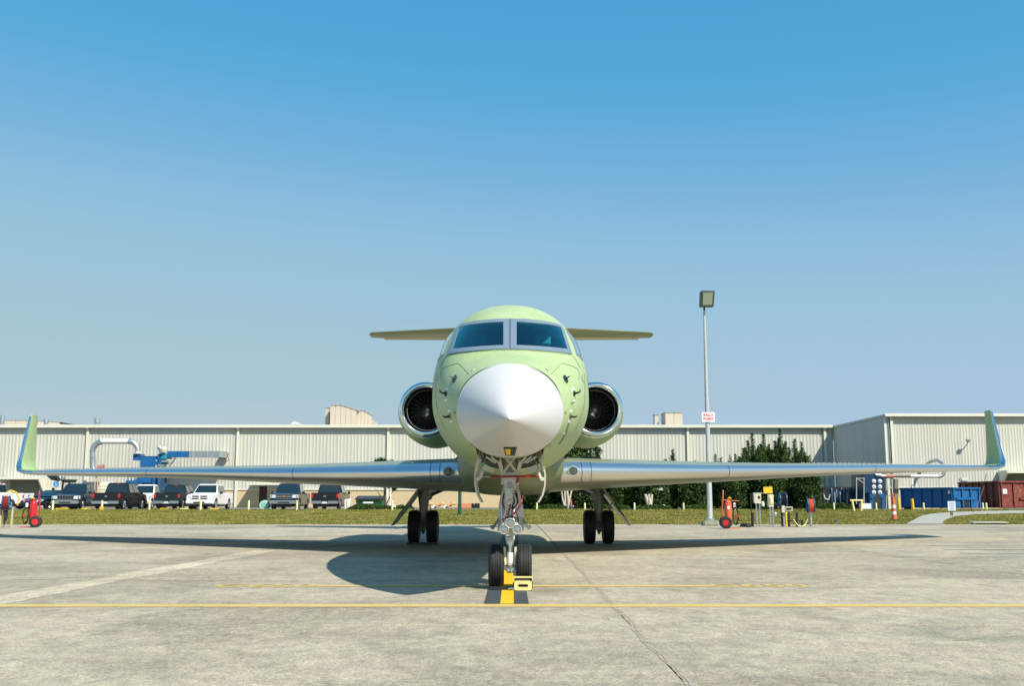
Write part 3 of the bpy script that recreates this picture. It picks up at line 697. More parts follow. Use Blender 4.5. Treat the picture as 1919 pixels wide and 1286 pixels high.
# probes and their labels
def disc_on(px, py, rx, ry, rot, m, name, h=.006, n=18, th=.012):
    l, nn = proj(px, py); sc = l.y*math.cos(PITCH)/F
    pts = []
    for k in range(n):
        a = 2*PI*k/n; x, y = rx*math.cos(a), ry*math.sin(a); X = x*math.cos(rot)-y*math.sin(rot); Y = x*math.sin(rot)+y*math.cos(rot)
        p, q = proj(px+X, py-Y); pts.append(p+q*h)
    mb = MB(); mb.prism(pts, -nn*th); return mb.build(name, m, jet), l, nn
for s, fn in ((-1, lambda p: p), (1, mir)):
    (a,), (b_,), (c,) = fn([(852, 711)]), fn([(835.5, 738)]), fn([(842.5, 780.5)])
    o, l, nn = disc_on(a[0], a[1], 3.2, 7.8, -s*.45*-1 if s < 0 else .45, m_black, 'angle_of_attack_vane', .010)
    MB().tube([l, l+nn*.03, l+nn*.035+Vector((s*.035, -.01, .02))], [.014, .011, .005], 8).build('vane_arm', m_black, o)
    for q, z_ in ((b_, .02), (c, 0.0)):
        o, l, nn = disc_on(q[0], q[1], 2.2, 5.2, 0, m_dark if q is b_ else m_greend, 'probe_base', .006)
        e = l+nn*.09; MB().tube([l, l+nn*.05, l+nn*.065+Vector((s*.01, -.03, .005)), l+nn*.065+Vector((s*.012, -.10, .01+z_))], [.016, .013, .010, .006], 8).build('pitot_probe', m_black, o)
    def label(px, py, w_=4.6, h_=4.2):
        mb = MB(); patch(mb, [(px-w_/2, py-h_/2), (px+w_/2, py-h_/2)], [(px-w_/2, py+h_/2), (px+w_/2, py+h_/2)], 3, 3, .003, depth=.004); mb.build('stencil_label', m_white2, jet)
    for q in fn([(837.5, 729.5), (835.3, 750.5), (842, 770.5), (845.5, 790.5)]): label(*q)
m_smear = mat('grey_tape', (.16, .24, .13), .7)
seam([(1076.5, 749), (1074.5, 755), (1069, 757.5)], 3.4, m_smear, 'tape_strip', 8)
seam([(1066, 793), (1062, 808), (1055, 822), (1047, 833)], 3.0, m_smear, 'tape_strip', 14)
label(1057, 813, 3, 4)
l, nn = proj(1091, 711); yv = Vector((0, 0, 1)); yv = (yv-nn*yv.dot(nn)).normalized(); xv = yv.cross(nn)
place(text_mb('650', .15, sx=.9), l+nn*.012, xv, yv).build('stencil_number', mat('stencil_grey', (.10, .16, .08), .6), jet)
l, nn = proj(821, 711); yv = Vector((0, 0, 1)); yv = (yv-nn*yv.dot(nn)).normalized(); xv = yv.cross(nn)
place(text_mb('650', .10), l+nn*.012, xv, yv).build('stencil_number', mat('stencil_grey', (.10, .16, .08), .6), jet)
# infrared window under the nose cone
T_, B_ = [(943.6, 838.2), (968.4, 838.2)], [(947.8, 853.2), (964.4, 853.2)]
o = patch(MB(), T_, B_, 6, 5, .010, BVR).build('camera_window_frame', m_black, radome)
patch(MB(), [(946.4, 840.4), (956.6, 840.4)], [(949.6, 851.0), (956.4, 851.0)], 4, 4, .014, BVR).build('camera_window_cover', mat('yellow_cover', (.85, .52, .0), .5), radome)
patch(MB(), [(957.2, 840.4), (965.6, 840.4)], [(957.0, 851.0), (962.6, 851.0)], 4, 4, .013, BVR).build('camera_window', mat('dark_green_glass', (.005, .035, .03), .1), radome)

# nose gear bay
bx = BAY[2]-.01; m_bay = mat('bay_grey', (.16, .17, .15), .7, var=.3, scale=9)
mb = MB(); z1 = 2.12
def under(x, y):
    lo, nn, *_q = BV.ray_cast(Vector((x, y, .3)), Vector((0, 0, 1))); return (lo.z if lo else 1.9)+.012
def wallstrip(q): mb.grid([[(x, y, under(x, y)) for x, y in q], [(x, y, z1) for x, y in q]], False)
ya_, yb_ = BAY[0]+.03, BAY[1]-.01
for s_ in (-1, 1): wallstrip([(CX+s_*bx, ya_+(yb_-ya_)*k/16) for k in range(17)])
for y_ in (ya_, yb_): wallstrip([(CX-bx+2*bx*k/24, y_) for k in range(25)])
mb.add([(CX-bx, ya_, z1), (CX+bx, ya_, z1), (CX+bx, yb_, z1), (CX-bx, yb_, z1)], [(0, 1, 2, 3)])
mb.build('gear_bay', m_bay, jet)
mb = MB()
for s_ in (-1, 1):
    rw_ = []
    for k in range(30):
        y = BAY[0]-.03+(BAY[1]-BAY[0]+.06)*k/29; r3 = []
        for dx in (-.045, .0, .04): lo, nn, *_q = BV.ray_cast(Vector((CX+s_*(bx+dx), y, .3)), Vector((0, 0, 1))); nn = nn if nn.z < 0 else -nn; r3.append(tuple(lo+nn*.006))
        rw_.append(r3)
    mb.grid(rw_)
mb.build('bay_edge_frame', m_green, jet)
mb = MB(); random.seed(4)
for s in (-1, 1):
    for k in range(6):
        x = s*(.16+.045*k); mb.tube([(CX+x, 12.8, 1.72+.03*k), (CX+x*.95, 13.2, 1.66+random.uniform(-.04, .05)), (CX+x*.8, 13.7, 1.62), (CX+x*.7, 14.2, 1.70)], .008, 6)
mb.build('hydraulic_lines', m_black, jet)
mb = MB()
for k in range(5):
    s = -1 if k % 2 else 1; mb.tube([(CX+s*(.2+.03*k), 12.85, 1.66), (CX+s*(.13+.02*k), 13.1, 1.60), (CX+s*.12, 13.3, 1.72)], .012, 6)
mb.build('bay_pipes', m_lgrey, jet)
for s in (-1, 1):                        # doors hang open either side, bowed, with their hinges
    X = [CX+s*v for v in (.40, .440, .465, .462, .435, .38)]; Z = [1.78, 1.62, 1.46, 1.32, 1.20, 1.10]
    rows = []; rows2 = []
    for x, z in zip(X, Z):
        t = (1.78-z)/.68; y0, y1 = 12.95+.10*t, 14.05-.30*t*t
        rows.append([(x, y0+(y1-y0)*i/8, z) for i in range(9)]); rows2.append([(x-s*.022, y0+(y1-y0)*i/8, z) for i in range(9)])
    mb = MB(); mb.grid(rows); mb.grid(rows2); mb.grid([rows[0], rows2[0]], False); mb.grid([rows[-1], rows2[-1]], False)
    mb.grid([[r[0] for r in rows], [r[0] for r in rows2]], False); mb.grid([[r[-1] for r in rows], [r[-1] for r in rows2]], False)
    dr = mb.build('nose_gear_door', m_cream, jet, sharp=50)
    hg = MB(); hg.tube([(CX+s*.36, 13.0, 1.72), (CX+s*.375, 12.97, 1.66), (CX+s*.42, 12.98, 1.60), (CX+s*.432, 13.0, 1.50)], [.022, .024, .022, .018], 8)
    hg.bar((CX+s*.30, 13.05, 1.70), (CX+s*.425, 13.05, 1.42), .014); hg.build('hinge_arm', m_cream, dr)
    ln = MB(); ln.tube([(CX+s*.415, 13.0, 1.40), (CX+s*.385, 12.98, 1.42), (CX+s*.36, 12.98, 1.49), (CX+s*.345, 13.0, 1.55)], [.025, .022, .026, .022], 8)
    ln.cyl((CX+s*.415, 12.96, 1.40), (CX+s*.415, 13.04, 1.40), .026, 12); ln.bar((CX+s*.355, 13.0, 1.545), (CX+s*.205, 13.0, 1.50), .045, .05)
    ln.bar((CX+s*.33, 12.985, 1.575), (CX+s*.21, 12.985, 1.525), .018, .02); ln.build('door_linkage', m_cream, dr)
# drag brace: a lattice leaning forward up into the bay
Yb = 12.98
mb = MB(); zb_, zt_ = 1.455, 1.76
for s in (-1, 1):
    mb.hexa([(CX+s*.118, Yb, zb_), (CX+s*.075, Yb, zb_), (CX+s*.075, Yb+.05, zb_), (CX+s*.118, Yb+.05, zb_), (CX+s*.198, Yb-.1, zt_), (CX+s*.135, Yb-.1, zt_), (CX+s*.135, Yb-.05, zt_), (CX+s*.198, Yb-.05, zt_)])
    mb.bar((CX+s*.085, Yb, zb_+.03), (CX-s*.075, Yb-.085, zt_-.06), .022, .03)
mb.box((CX-.125, Yb-.01, 1.425), (CX+.125, Yb+.055, 1.485))
mb.cyl((CX-.13, Yb+.02, 1.45), (CX+.13, Yb+.02, 1.45), .022, 12)
for s in (-1, 1): mb.cyl((CX+s*.105, Yb-.02, 1.50), (CX+s*.105, Yb+.05, 1.50), .02, 12)
brace = mb.build('drag_brace', m_cream, jet, bevel=.004, seg=1)
# leg
mb = MB(); mb.box((CX-.115, 13.05, 1.33), (CX-.075, 13.25, 1.43)); mb.box((CX+.075, 13.05, 1.33), (CX+.115, 13.25, 1.43))
mb.hexa([(CX-.05, 13.04, 1.08), (CX+.03, 13.04, 1.08), (CX+.03, 13.22, 1.08), (CX-.05, 13.22, 1.08), (CX-.085, 13.02, 1.42), (CX+.075, 13.02, 1.42), (CX+.075, 13.25, 1.42), (CX-.085, 13.25, 1.42)])
mb.tube([(CX, 13.32, 1.85), (CX, 13.3, 1.4), (CX, 13.3, .92), (CX, 13.3, .62)], [.07, .075, .07, .062], 18)
mb.box((CX-.05, 13.16, .60), (CX+.05, 13.34, .66))
leg = mb.build('nose_gear_leg', m_lgrey, jet, bevel=.004, seg=1)
mb = MB(); mb.box((CX-.035, 13.0, 1.28), (CX+.03, 13.03, 1.35)); mb.build('actuator_cover', m_grey, leg)
MB().tube([(CX, 13.3, .64), (CX, 13.3, .36)], .046, 18).build('oleo_strut', m_chrome, leg)
MB().tube([(CX, 13.18, .46), (CX, 13.18, .32)], .043, 16).build('strut_sleeve', m_white2, leg)
mb = MB(); mb.cyl((CX-.12, 13.3, .27), (CX+.12, 13.3, .27), .035, 14); mb.hexa([(CX-.045, 13.15, .20), (CX+.045, 13.15, .20), (CX+.045, 13.35, .20), (CX-.045, 13.35, .20), (CX-.03, 13.13, .31), (CX+.03, 13.13, .31), (CX+.03, 13.35, .34), (CX-.03, 13.35, .34)])
mb.bar((CX-.085, 13.14, .28), (CX-.005, 13.12, .22), .03, .04); mb.bar((CX+.085, 13.14, .28), (CX+.005, 13.12, .22), .03, .04)
mb.cyl((CX-.02, 13.10, .305), (CX+.02, 13.10, .305), .022, 12); mb.build('axle', m_steel, leg, bevel=.004, seg=1)
for s in (-1, 1):
    mb = MB(); mb.tube([(CX+s*.065, 13.25, .50), (CX+s*.072, 13.16, .42), (CX+s*.062, 13.13, .30)], [.015, .017, .014], 8); mb.box((CX+s*.055, 13.14, .40), (CX+s*.085, 13.2, .53)); mb.build('torque_link', m_cream, leg, bevel=.003, seg=1)
def wheel(parent, c, rad, wd, name='wheel', grooves=4, rim=.52):
    h = wd/2; pr = [(rad*rim, -h*.72), (rad*.72, -h*.92), (rad*.86, -h), (rad*.94, -h*.86), (rad*.985, -h*.62)]
    n = grooves
    for k in range(n):
        x = -h*.5 + h*k/(n-1) if n > 1 else 0
        pr += [(rad, x-.010), (rad-.009, x-.006), (rad-.009, x+.006), (rad, x+.010)]
    pr += [(rad*.985, h*.62), (rad*.94, h*.86), (rad*.86, h), (rad*.72, h*.92), (rad*rim, h*.72)]
    w_ = MB().lathe(pr, c, 'x', 40).build(name, m_rub, parent, sharp=35)
    mb = MB()
    for s in (-1, 1): mb.lathe([(rad*rim, s*h*.74), (rad*rim*.95, s*h*.66), (rad*.30, s*h*.45), (rad*.2, s*h*.7), (.001, s*h*.72)], c, 'x', 24)
    mb.build('rim', m_lgrey, w_); return w_
for s in (-1, 1): wheel(leg, (CX+s*.180, 13.3, .283), .283, .20)
# landing lamps
for (px, py, r) in ((956, 983, .066), (944.3, 995, .062), (969, 994.5, .062)):
    c = P(px, py, 12.93); mb = MB(); mb.lathe([(r*.84, -.03), (r*.90, -.045), (r, -.035), (r, .0), (r*.7, .07), (.02, .10)], c, 'y', 28)
    la = mb.build('landing_lamp', m_lgrey, leg)
    MB().lathe([(.0005, -.038), (r*.5, -.036), (r*.86, -.028)], c, 'y', 24).build('lens', mat('lamp_lens', (.42, .44, .42), .22, .75), la)
    q = MB(); q.box((c.x-r*.8, c.y-.043, c.z-.004), (c.x+r*.8, c.y-.039, c.z+.001)); q.build('lens_bar', m_grey, la)
mb = MB(); a = P(956, 997, 12.98); mb.box((a.x-.055, 12.95, a.z-.07), (a.x+.055, 13.25, a.z+.03)); mb.box((a.x-.10, 12.97, a.z+.0), (a.x+.10, 13.0, a.z+.10))
mb.bar((CX-.07, 13.1, .70), (CX+.09, 13.1, .70), .035); mb.build('lamp_bracket', m_cream, leg, bevel=.005, seg=1)
# fixed door behind the leg and the two small curved deflectors
pl = [(943, 907), (936, 935), (932, 958), (931.5, 997.5), (982.5, 997.5), (982, 958), (976.5, 930), (972, 907)]
pts = [P(x, y, 13.52) for x, y in pl]
MB().prism(pts, (0, .03, 0)).build('leg_door', mat('leg_door_white', (.72, .73, .70), .4, var=.03), leg, bevel=.004, seg=1)
for s in (-1, 1):
    a = [P(957+s*dx, y, 13.5) for dx, y in ((24, 975), (29, 985), (34, 991), (40, 989))]; wv = [.02, .03, .03, .012]
    up = [[(p.x, 13.42, p.z+h_), (p.x, 13.58, p.z+h_)] for p, h_ in zip(a, wv)]; dn = [[(p.x, 13.42, p.z-h_), (p.x, 13.58, p.z-h_)] for p, h_ in zip(a, wv)]
    rings2 = [[u[0], u[1], d[1], d[0]] for u, d in zip(up, dn)]
    MB().loft(rings2).build('spray_deflector', mat('deflector_grey', (.13, .16, .17), .35), leg, sharp=50)
# hoses and cables
def curvy(pts, n=18):
    pts = [Vector(p) for p in pts]; out = []
    for i in range(len(pts)-1):
        a, b, c, d = pts[max(i-1, 0)], pts[i], pts[i+1], pts[min(i+2, len(pts)-1)]
        for k in range(n//(len(pts)-1)+1):
            t = k/(n//(len(pts)-1)+1); out.append(.5*((2*b)+(c-a)*t+(2*a-5*b+4*c-d)*t*t+(3*b-a-3*c+d)*t**3))
    return out+[pts[-1]]
random.seed(9); mb = MB()
for k in range(5):
    x = CX+.03+.012*k*(-1)**k; mb.tube(curvy([(x, 13.2, 1.25), (x+random.uniform(-.03, .05), 13.12, 1.1), (x+random.uniform(-.04, .06), 13.05, .98), (x+random.uniform(-.03, .05), 13.05, .88), (x, 13.1, .78)]), .008, 6)
mb.tube([(CX+.02, 13.0, .93), (CX+.09, 12.98, .90), (CX+.11, 13.0, .82), (CX+.12, 13.05, .74)], .009, 6)
mb.tube([(CX-.02, 13.0, .93), (CX-.07, 12.98, .90), (CX-.09, 13.0, .86)], .012, 6)
mb.tube([(CX-.08, 13.4, 1.22), (CX-.1, 13.38, 1.1), (CX-.07, 13.36, 1.0)], .010, 6)
mb.build('hoses', m_black, leg)
MB().tube([(CX-.105, 13.42, 1.1), (CX-.1, 13.42, .8)], .022, 10).build('actuator', m_steel, leg)
mb = MB(); mb.tube([(CX+.045, 13.15, 1.05), (CX+.05, 13.12, .98), (CX+.03, 13.1, .92)], .02, 10); mb.build('damper', m_steel, leg)
MB().lathe([(.001, -.05), (.035, -.045), (.04, .03), (.03, .05)], (CX+.0, 13.0, .90), 'y', 14).build('steering_motor', m_black, leg)
# red locking bar and remove-before-flight streamers
bar = MB().tube([P(918, 892.5, 12.93), P(1012, 891.5, 12.93)], .013, 10).build('door_lock_bar', m_red, jet)
MB().tube([P(984, 891.6, 12.925), P(995, 891.4, 12.925)], .0165, 12).build('lock_sleeve', mat('bright_red', (.8, .03, .02), .4), bar)
MB().tube([P(903, 892.8, 12.93), P(918, 892.5, 12.93)], .007, 8).build('lock_cable', m_steel, bar)
def streamer(px0, py0, px1, py1, wpx, m, txt=None, bow=0, Y=12.86, wob=.012):
    a, b_ = P(px0, py0, Y), P(px1, py1, Y); n = 22; L = (b_-a).length; d = (b_-a).normalized(); u = d.cross(Vector((0, 1, 0))).normalized()*M(wpx/2, Y)
    def at(t): return a.lerp(b_, t) + Vector((bow*math.sin(PI*t), wob*math.sin(t*9), 0))
    up = [[tuple(at(k/n)-u*(.7+.3*math.cos(k)) + Vector((0, .006*math.sin(k*1.3), 0))), tuple(at(k/n)+u)] for k in range(n+1)]
    bk = [[(p[0], p[1]+.003, p[2]) for p in r] for r in up]
    mb = MB(); mb.grid(up); mb.grid(bk); mb.grid([[r[0] for r in up], [r[0] for r in bk]]); mb.grid([[r[-1] for r in up], [r[-1] for r in bk]])
    o = mb.build('warning_streamer', m, bar)
    if txt:
        q = text_mb(txt, M(wpx, Y)*.92, bold=.0012, sx=.78); ln = max(p[0] for p in q.v)-min(p[0] for p in q.v); mid = a.lerp(b_, .53); s = L*.82/ln
        uu = -u.normalized(); q.v = [tuple(mid - d*(p[0]*s) + uu*p[1]*-1 + Vector((bow*math.sin(PI*(.53-p[0]*s/L)), wob*math.sin((.53-p[0]*s/L)*9)-.010, 0))) for p in q.v]
        q.build('streamer_lettering', m_white2, o)
streamer(972, 894, 941, 978, 5.5, m_red, 'REMOVE BEFORE FLIGHT')
streamer(981, 925, 960, 968, 4.5, mat('dark_red_ribbon', (.16, .008, .02), .6), None, .03, 12.90)

# ---- the whole nose gear stands half a metre further aft than first set out
for o_ in [x for x in jet_children() if x.name.split('.')[0] in ('nose_gear_door', 'drag_brace', 'nose_gear_leg', 'door_lock_bar')]: o_.location.y += .45
# ---- wings
def foil(le, ch, tc, up=Vector((0, 0, 1)), pitch=0, xs=None, off=0, camber=.012, toe=0):
    cd = (Vector((toe, 1, 0))*math.cos(pitch) - up*math.sin(pitch)); un = up*math.cos(pitch) + Vector((0, 1, 0))*math.sin(pitch)
    th = lambda x: 5*tc*(.2969*math.sqrt(x) - .126*x - .3516*x*x + .2843*x**3 - .1036*x**4)
    cm = lambda x: camber*4*x*(1-x)*(.6+.8*x)
    lo, hi = [], []
    for x in xs:
        t = th(x) + off/ch; c = cm(x); hi.append(le + cd*(x*ch - (off if x < .0005 else 0)) + un*(c+t)*ch); lo.append(le + cd*(x*ch - (off if x < .0005 else 0)) + un*(c-t)*ch)
    return hi, lo
XF = [.0, .001, .003, .007, .014, .025, .04, .06, .09, .14, .2, .28, .37, .47, .58, .7, .82, .92, 1]
wsX = [.8, 4.6, 8.5, 13.75]
w_leY = interp(wsX, [20.32, 23.1, 25.9, 29.85]); w_z = interp(wsX, [1.67, 1.725, 1.835, 1.955])
w_ch = interp([.8, 2.5, 4.6, 8.5, 13.75], [7.3, 6.2, 5.0, 3.55, 1.85]); w_tc = interp(wsX, [.099, .097, .084, .086])
w_tw = interp(wsX, [R(2.2), R(.9), R(.4), R(0)]); w_xle = interp(wsX, [.044, .042, .055, .16])
def wing(s):
    def sec(X, off=0, xs=XF): return foil(Vector((CX+s*X, w_leY(X), w_z(X)+s*.005*X)), w_ch(X), w_tc(X), Vector((0, 0, 1)), w_tw(X), xs, off)
    st = list(np.linspace(.8, 13.75, 30))
    rg = []
    for X in st: hi, lo = sec(X); rg.append(hi + lo[::-1][:-1])
    wg = MB().loft(rg).build('wing', m_greend_w, jet, sharp=60)
    def lestrip(X0, X1, n, off, name, m, par, xl=None):
        rg = []
        for X in np.linspace(X0, X1, n):
            e = (xl or w_xle)(X); xs = [e*(k/8)**2 for k in range(9)]; hi, lo = sec(X, off, xs); rg.append(hi[::-1] + lo[1:])
        mb = MB().loft(rg, cap=False, closed=False); return mb.build(name, m, par, sharp=70)
    for a, b_ in ((1.0, 1.42), (1.43, 1.62), (1.63, 4.9), (4.91, 9.3), (9.31, 13.74)): lestrip(a, b_, 14, .006, 'leading_edge', m_chrome, wg)
    # winglet
    tip = []; tl = []
    path = [(13.75, 1.955, 0, 29.85, 1.85, .088), (14.1, 1.975, 16, 30.0, 1.82, .086), (14.32, 2.03, 42, 30.14, 1.76, .08), (14.41, 2.16, 70, 30.28, 1.66, .075), (14.44, 2.4, 84, 30.43, 1.50, .07), (14.50, 3.05, 87, 30.83, 1.10, .07), (14.56, 3.68, 87, 31.2, .74, .07), (14.565, 3.75, 87, 31.36, .56, .05)]
    for X, z, rot, y, c, tc in path:
        up = Vector((-s*math.sin(R(rot)), 0, math.cos(R(rot)))); hi, lo = foil(Vector((CX+s*X, y, z+s*.0675)), c, tc, up, 0, XF, toe=s*.13*rot/87)
        tip.append(hi + lo[::-1][:-1]); e = .13; hi, lo = foil(Vector((CX+s*X, y, z+s*.0675)), c, tc, up, 0, [e*(k/8)**2 for k in range(9)], .005, toe=s*.13*rot/87); tl.append(hi[::-1]+lo[1:])
    wl = MB().loft(tip).build('winglet', m_green, wg, sharp=60)
    MB().loft(tl[:-1], cap=False, closed=False).build('winglet_leading_edge', mat('blue_film_metal', (.55, .68, .76), .25, 1), wg, sharp=70)
    nav = MB(); nav.tube([(CX+s*14.12, 30.07, 1.975+s*.0675), (CX+s*14.24, 30.18, 2.02+s*.0675)], [.04, .045], 10); nav.build('tip_light', m_glass, wg)
    # vortex generators, aileron and flap gaps, fairings
    mb = MB()
    for k in range(38):
        X = 7.4+k*.165; hi, lo = sec(X, 0, [.30, .33]); a, b_ = hi[0], hi[1]
        mb.prism([a+Vector((0, 0, -.01)), b_+Vector((s*.03, 0, -.01)), b_+Vector((s*.05, 0, .022)), a+Vector((0, .02, .022))], (.012, 0, 0))
        mb.prism([a+Vector((-.05, 0, -.01)), b_+Vector((-.05+s*.03, 0, -.01)), b_+Vector((-.05+s*.05, 0, .022)), a+Vector((-.05, .02, .022))], (.012, 0, 0))
    tag(mb.build('vortex_generators', m_grey, wg), kind='stuff')
    rows = []
    for X in np.linspace(1.6, 9.2, 24):
        hi, lo = sec(X, 0, [.715, .735]); rows.append([lo[0]-Vector((0, 0, .004)), lo[1]-Vector((0, 0, .004))])
    MB().grid(rows).build('flap_gap', m_dark, wg)
    for X in (3.6, 5.9):
        hi, lo = sec(X, 0, [.6, .8, 1.0]); c = w_ch(X)
        MB().tube([lo[0]-Vector((0, 0, .0)), lo[1]-Vector((0, 0, .05)), lo[2]-Vector((0, -.1, .03)), lo[2]+Vector((0, .35, 0))], [.02, .045, .035, .01], 10).build('flap_track_fairing', m_greend_w, wg)
    for X in (1.425, 1.625, 4.905, 9.305):
        rg = []
        for dX in (-.006, .006):
            xs = [w_xle(X)*(k/8)**2 for k in range(9)]; hi, lo = sec(X+dX, .0085, xs); rg.append(hi[::-1]+lo[1:])
        MB().loft(rg, cap=False, closed=False).build('slat_joint', m_dark, wg)
    # inboard landing lamp in the leading edge
    X = 1.235; c = Vector((CX+s*X, w_leY(X)-.105, w_z(X)+.005+s*.006))
    lm = MB().lathe([(.102, .16), (.102, .0), (.092, -.012), (.086, .0)], c, 'y', 28).build('leading_edge_lamp', m_lgrey, wg)
    MB().lathe([(.087, .0), (.06, -.006), (.001, -.01)], c, 'y', 24).build('lens', mat('lamp_lens_dark', (.10, .14, .13), .08, .4, var=.5, scale=30), lm)
    return wg
m_greend_w = mat('wing_grey_green', (.27, .29, .19), .30, .2, var=.10, scale=1.4, stretch=(.4, 1.6, 1))
for s in (-1, 1): wing(s)
# belly fairing
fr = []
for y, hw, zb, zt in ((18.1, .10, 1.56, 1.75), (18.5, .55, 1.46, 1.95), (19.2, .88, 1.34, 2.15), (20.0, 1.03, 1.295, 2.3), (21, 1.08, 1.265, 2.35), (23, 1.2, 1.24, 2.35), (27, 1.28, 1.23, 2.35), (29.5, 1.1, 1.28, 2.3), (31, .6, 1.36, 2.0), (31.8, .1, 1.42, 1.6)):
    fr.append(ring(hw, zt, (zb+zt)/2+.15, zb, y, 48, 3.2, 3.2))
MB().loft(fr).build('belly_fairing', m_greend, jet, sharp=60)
for s in (-1, 1): MB().bar((CX+s*.93, 20.0, 2.02), (CX+s*1.06, 19.9, 1.90), .02, .02).build('fairing_seal', m_black, jet)

# ---- engines
for s in (-1, 1):
    c0 = Vector((CX+s*2.1, 25.5, 3.34))
    en = MB().lathe([(.70, .22), (.775, .75), (.815, 1.4), (.82, 2.3), (.80, 3.6), (.72, 4.9), (.55, 6.0), (.50, 6.0), (.48, 5.0)], (0,0,0), 'y', 56)
    en = en.build('engine_nacelle', m_green, jet, local=True, sharp=50); en.location = c0-origin(jet)
    def sub(mb, name, m, **k): return mb.build(name, m, en, local=True, **k)
    lp = [(.702, .23), (.694, .12), (.672, .04), (.64, .0), (.60, -.012), (.565, .01), (.54, .07), (.525, .16), (.52, .26)]
    sub(MB().lathe(lp, (0,0,0), 'y', 64), 'intake_lip', m_lip, sharp=70)
    sub(MB().lathe([(.52, .26), (.525, .7), (.53, 1.3)], (0,0,0), 'y', 48), 'intake_duct', m_black)
    sub(MB().lathe([(.53, 1.05), (.001, 1.05)], (0,0,0), 'y', 32), 'fan_backing', m_dark)
    sub(MB().lathe([(.506, .34), (.50, .36), (.505, .40)], (0,0,0), 'y', 48), 'intake_ring', m_grey)
    sub(MB().lathe([(.001, .30), (.05, .34), (.12, .46), (.17, .62), (.18, .8)], (0,0,0), 'y', 32), 'spinner', m_fan)
    q = MB()
    for k in range(26): a = 2*PI*k/26; q.cbox((.178*math.cos(a), .66, .178*math.sin(a)), (.008, .012, .008))
    sub(q, 'spinner_bolts', m_lgrey)
    q = MB(); q.prism([(-.075*s-.03, .42, -.10), (-.035*s-.03, .36, -.055), (-.01*s-.03, .34, -.07), (.03*s-.03, .42, -.15)], (0, .012, 0)); sub(q, 'spinner_mark', m_lgrey)
    bm_ = MB(); up = []
    for k in range(7):
        r = .165+.355*k/6; tw = R(38+24*k/6); cw = .055+.03*k/6; lean = .07*math.sin(k/6*PI*.6)
        up.append([(lean+cw*math.cos(tw)*q_, .76-cw*math.sin(tw)*q_, r) for q_ in (-1, -.3, .4, 1)])
    bm_.grid(up); bk = [[(p[0], p[1]+.008, p[2]) for p in r] for r in up]; bm_.grid(bk); bm_.grid([[r[0] for r in up], [r[0] for r in bk]]); bm_.grid([[r[-1] for r in up], [r[-1] for r in bk]])
    me = bm_.mesh('fan_blade'); me.materials.append(m_fan)
    for k in range(24):
        o = bpy.data.objects.new('fan_blade', me); COL.objects.link(o); o.parent = en; o.rotation_euler = (0, 2*PI*k/24, 0)
    mb = MB(); mb.hexa([(CX+s*1.2, 27, 3.22), (CX+s*1.35, 27, 3.3), (CX+s*1.35, 31, 3.3), (CX+s*1.2, 31, 3.22), (CX+s*1.2, 26.9, 3.5), (CX+s*1.4, 27, 3.46), (CX+s*1.4, 31, 3.46), (CX+s*1.2, 31, 3.5)])
    mb.build('engine_pylon', m_green, jet)
# ---- tail
rg = []
for z, y, c in ((3.9, 33.2, 4.6), (4.6, 34.0, 4.2), (5.6, 35.0, 3.7), (7.02, 36.3, 3.1)):
    hi, lo = foil(Vector((CX, y, z)), c, .10, Vector((1, 0, 0)), 0, XF, 0, 0); rg.append(hi + lo[::-1][:-1])
MB().loft(rg).build('tail_fin', m_green, jet, sharp=60)
MB().tube([(CX, 35.0, 7.13), (CX, 35.4, 7.15), (CX, 36.6, 7.17), (CX, 38.6, 7.17), (CX, 39.8, 7.15)], [.02, .10, .17, .15, .03], 16).build('tail_bullet', m_green, jet)
for s in (-1, 1):
    rg = []; ex = []
    for X, y, c, z, t in ((.05, 35.5, 3.1, 7.13, .062), (1.5, 36.25, 2.65, 7.18, .062), (4.9, 38.0, 1.55, 7.30, .065), (5.25, 38.2, 1.35, 7.31, .06), (5.38, 38.55, .9, 7.31, .05)):
        hi, lo = foil(Vector((CX+s*X, y, z)), c, t, Vector((0, 0, 1)), 0, XF, 0, -.005); rg.append(hi + lo[::-1][:-1])
        if X < 5.1:
            h2, l2 = foil(Vector((CX+s*X, y, z)), c, t, Vector((0, 0, 1)), 0, [.66, .8, 1.0], 0, -.005)
            ex.append([l2[0]-Vector((0, 0, .004)), l2[1]-Vector((0, 0, .035)), l2[2]-Vector((0, 0, .06)), l2[2]-Vector((0, 0, .015))])
    hs_ = MB().loft(rg).build('horizontal_stabiliser', m_greend_w, jet, sharp=60)
    MB().loft(ex).build('elevator', m_lgrey2 if 'm_lgrey2' in globals() else m_cream, hs_, sharp=50)
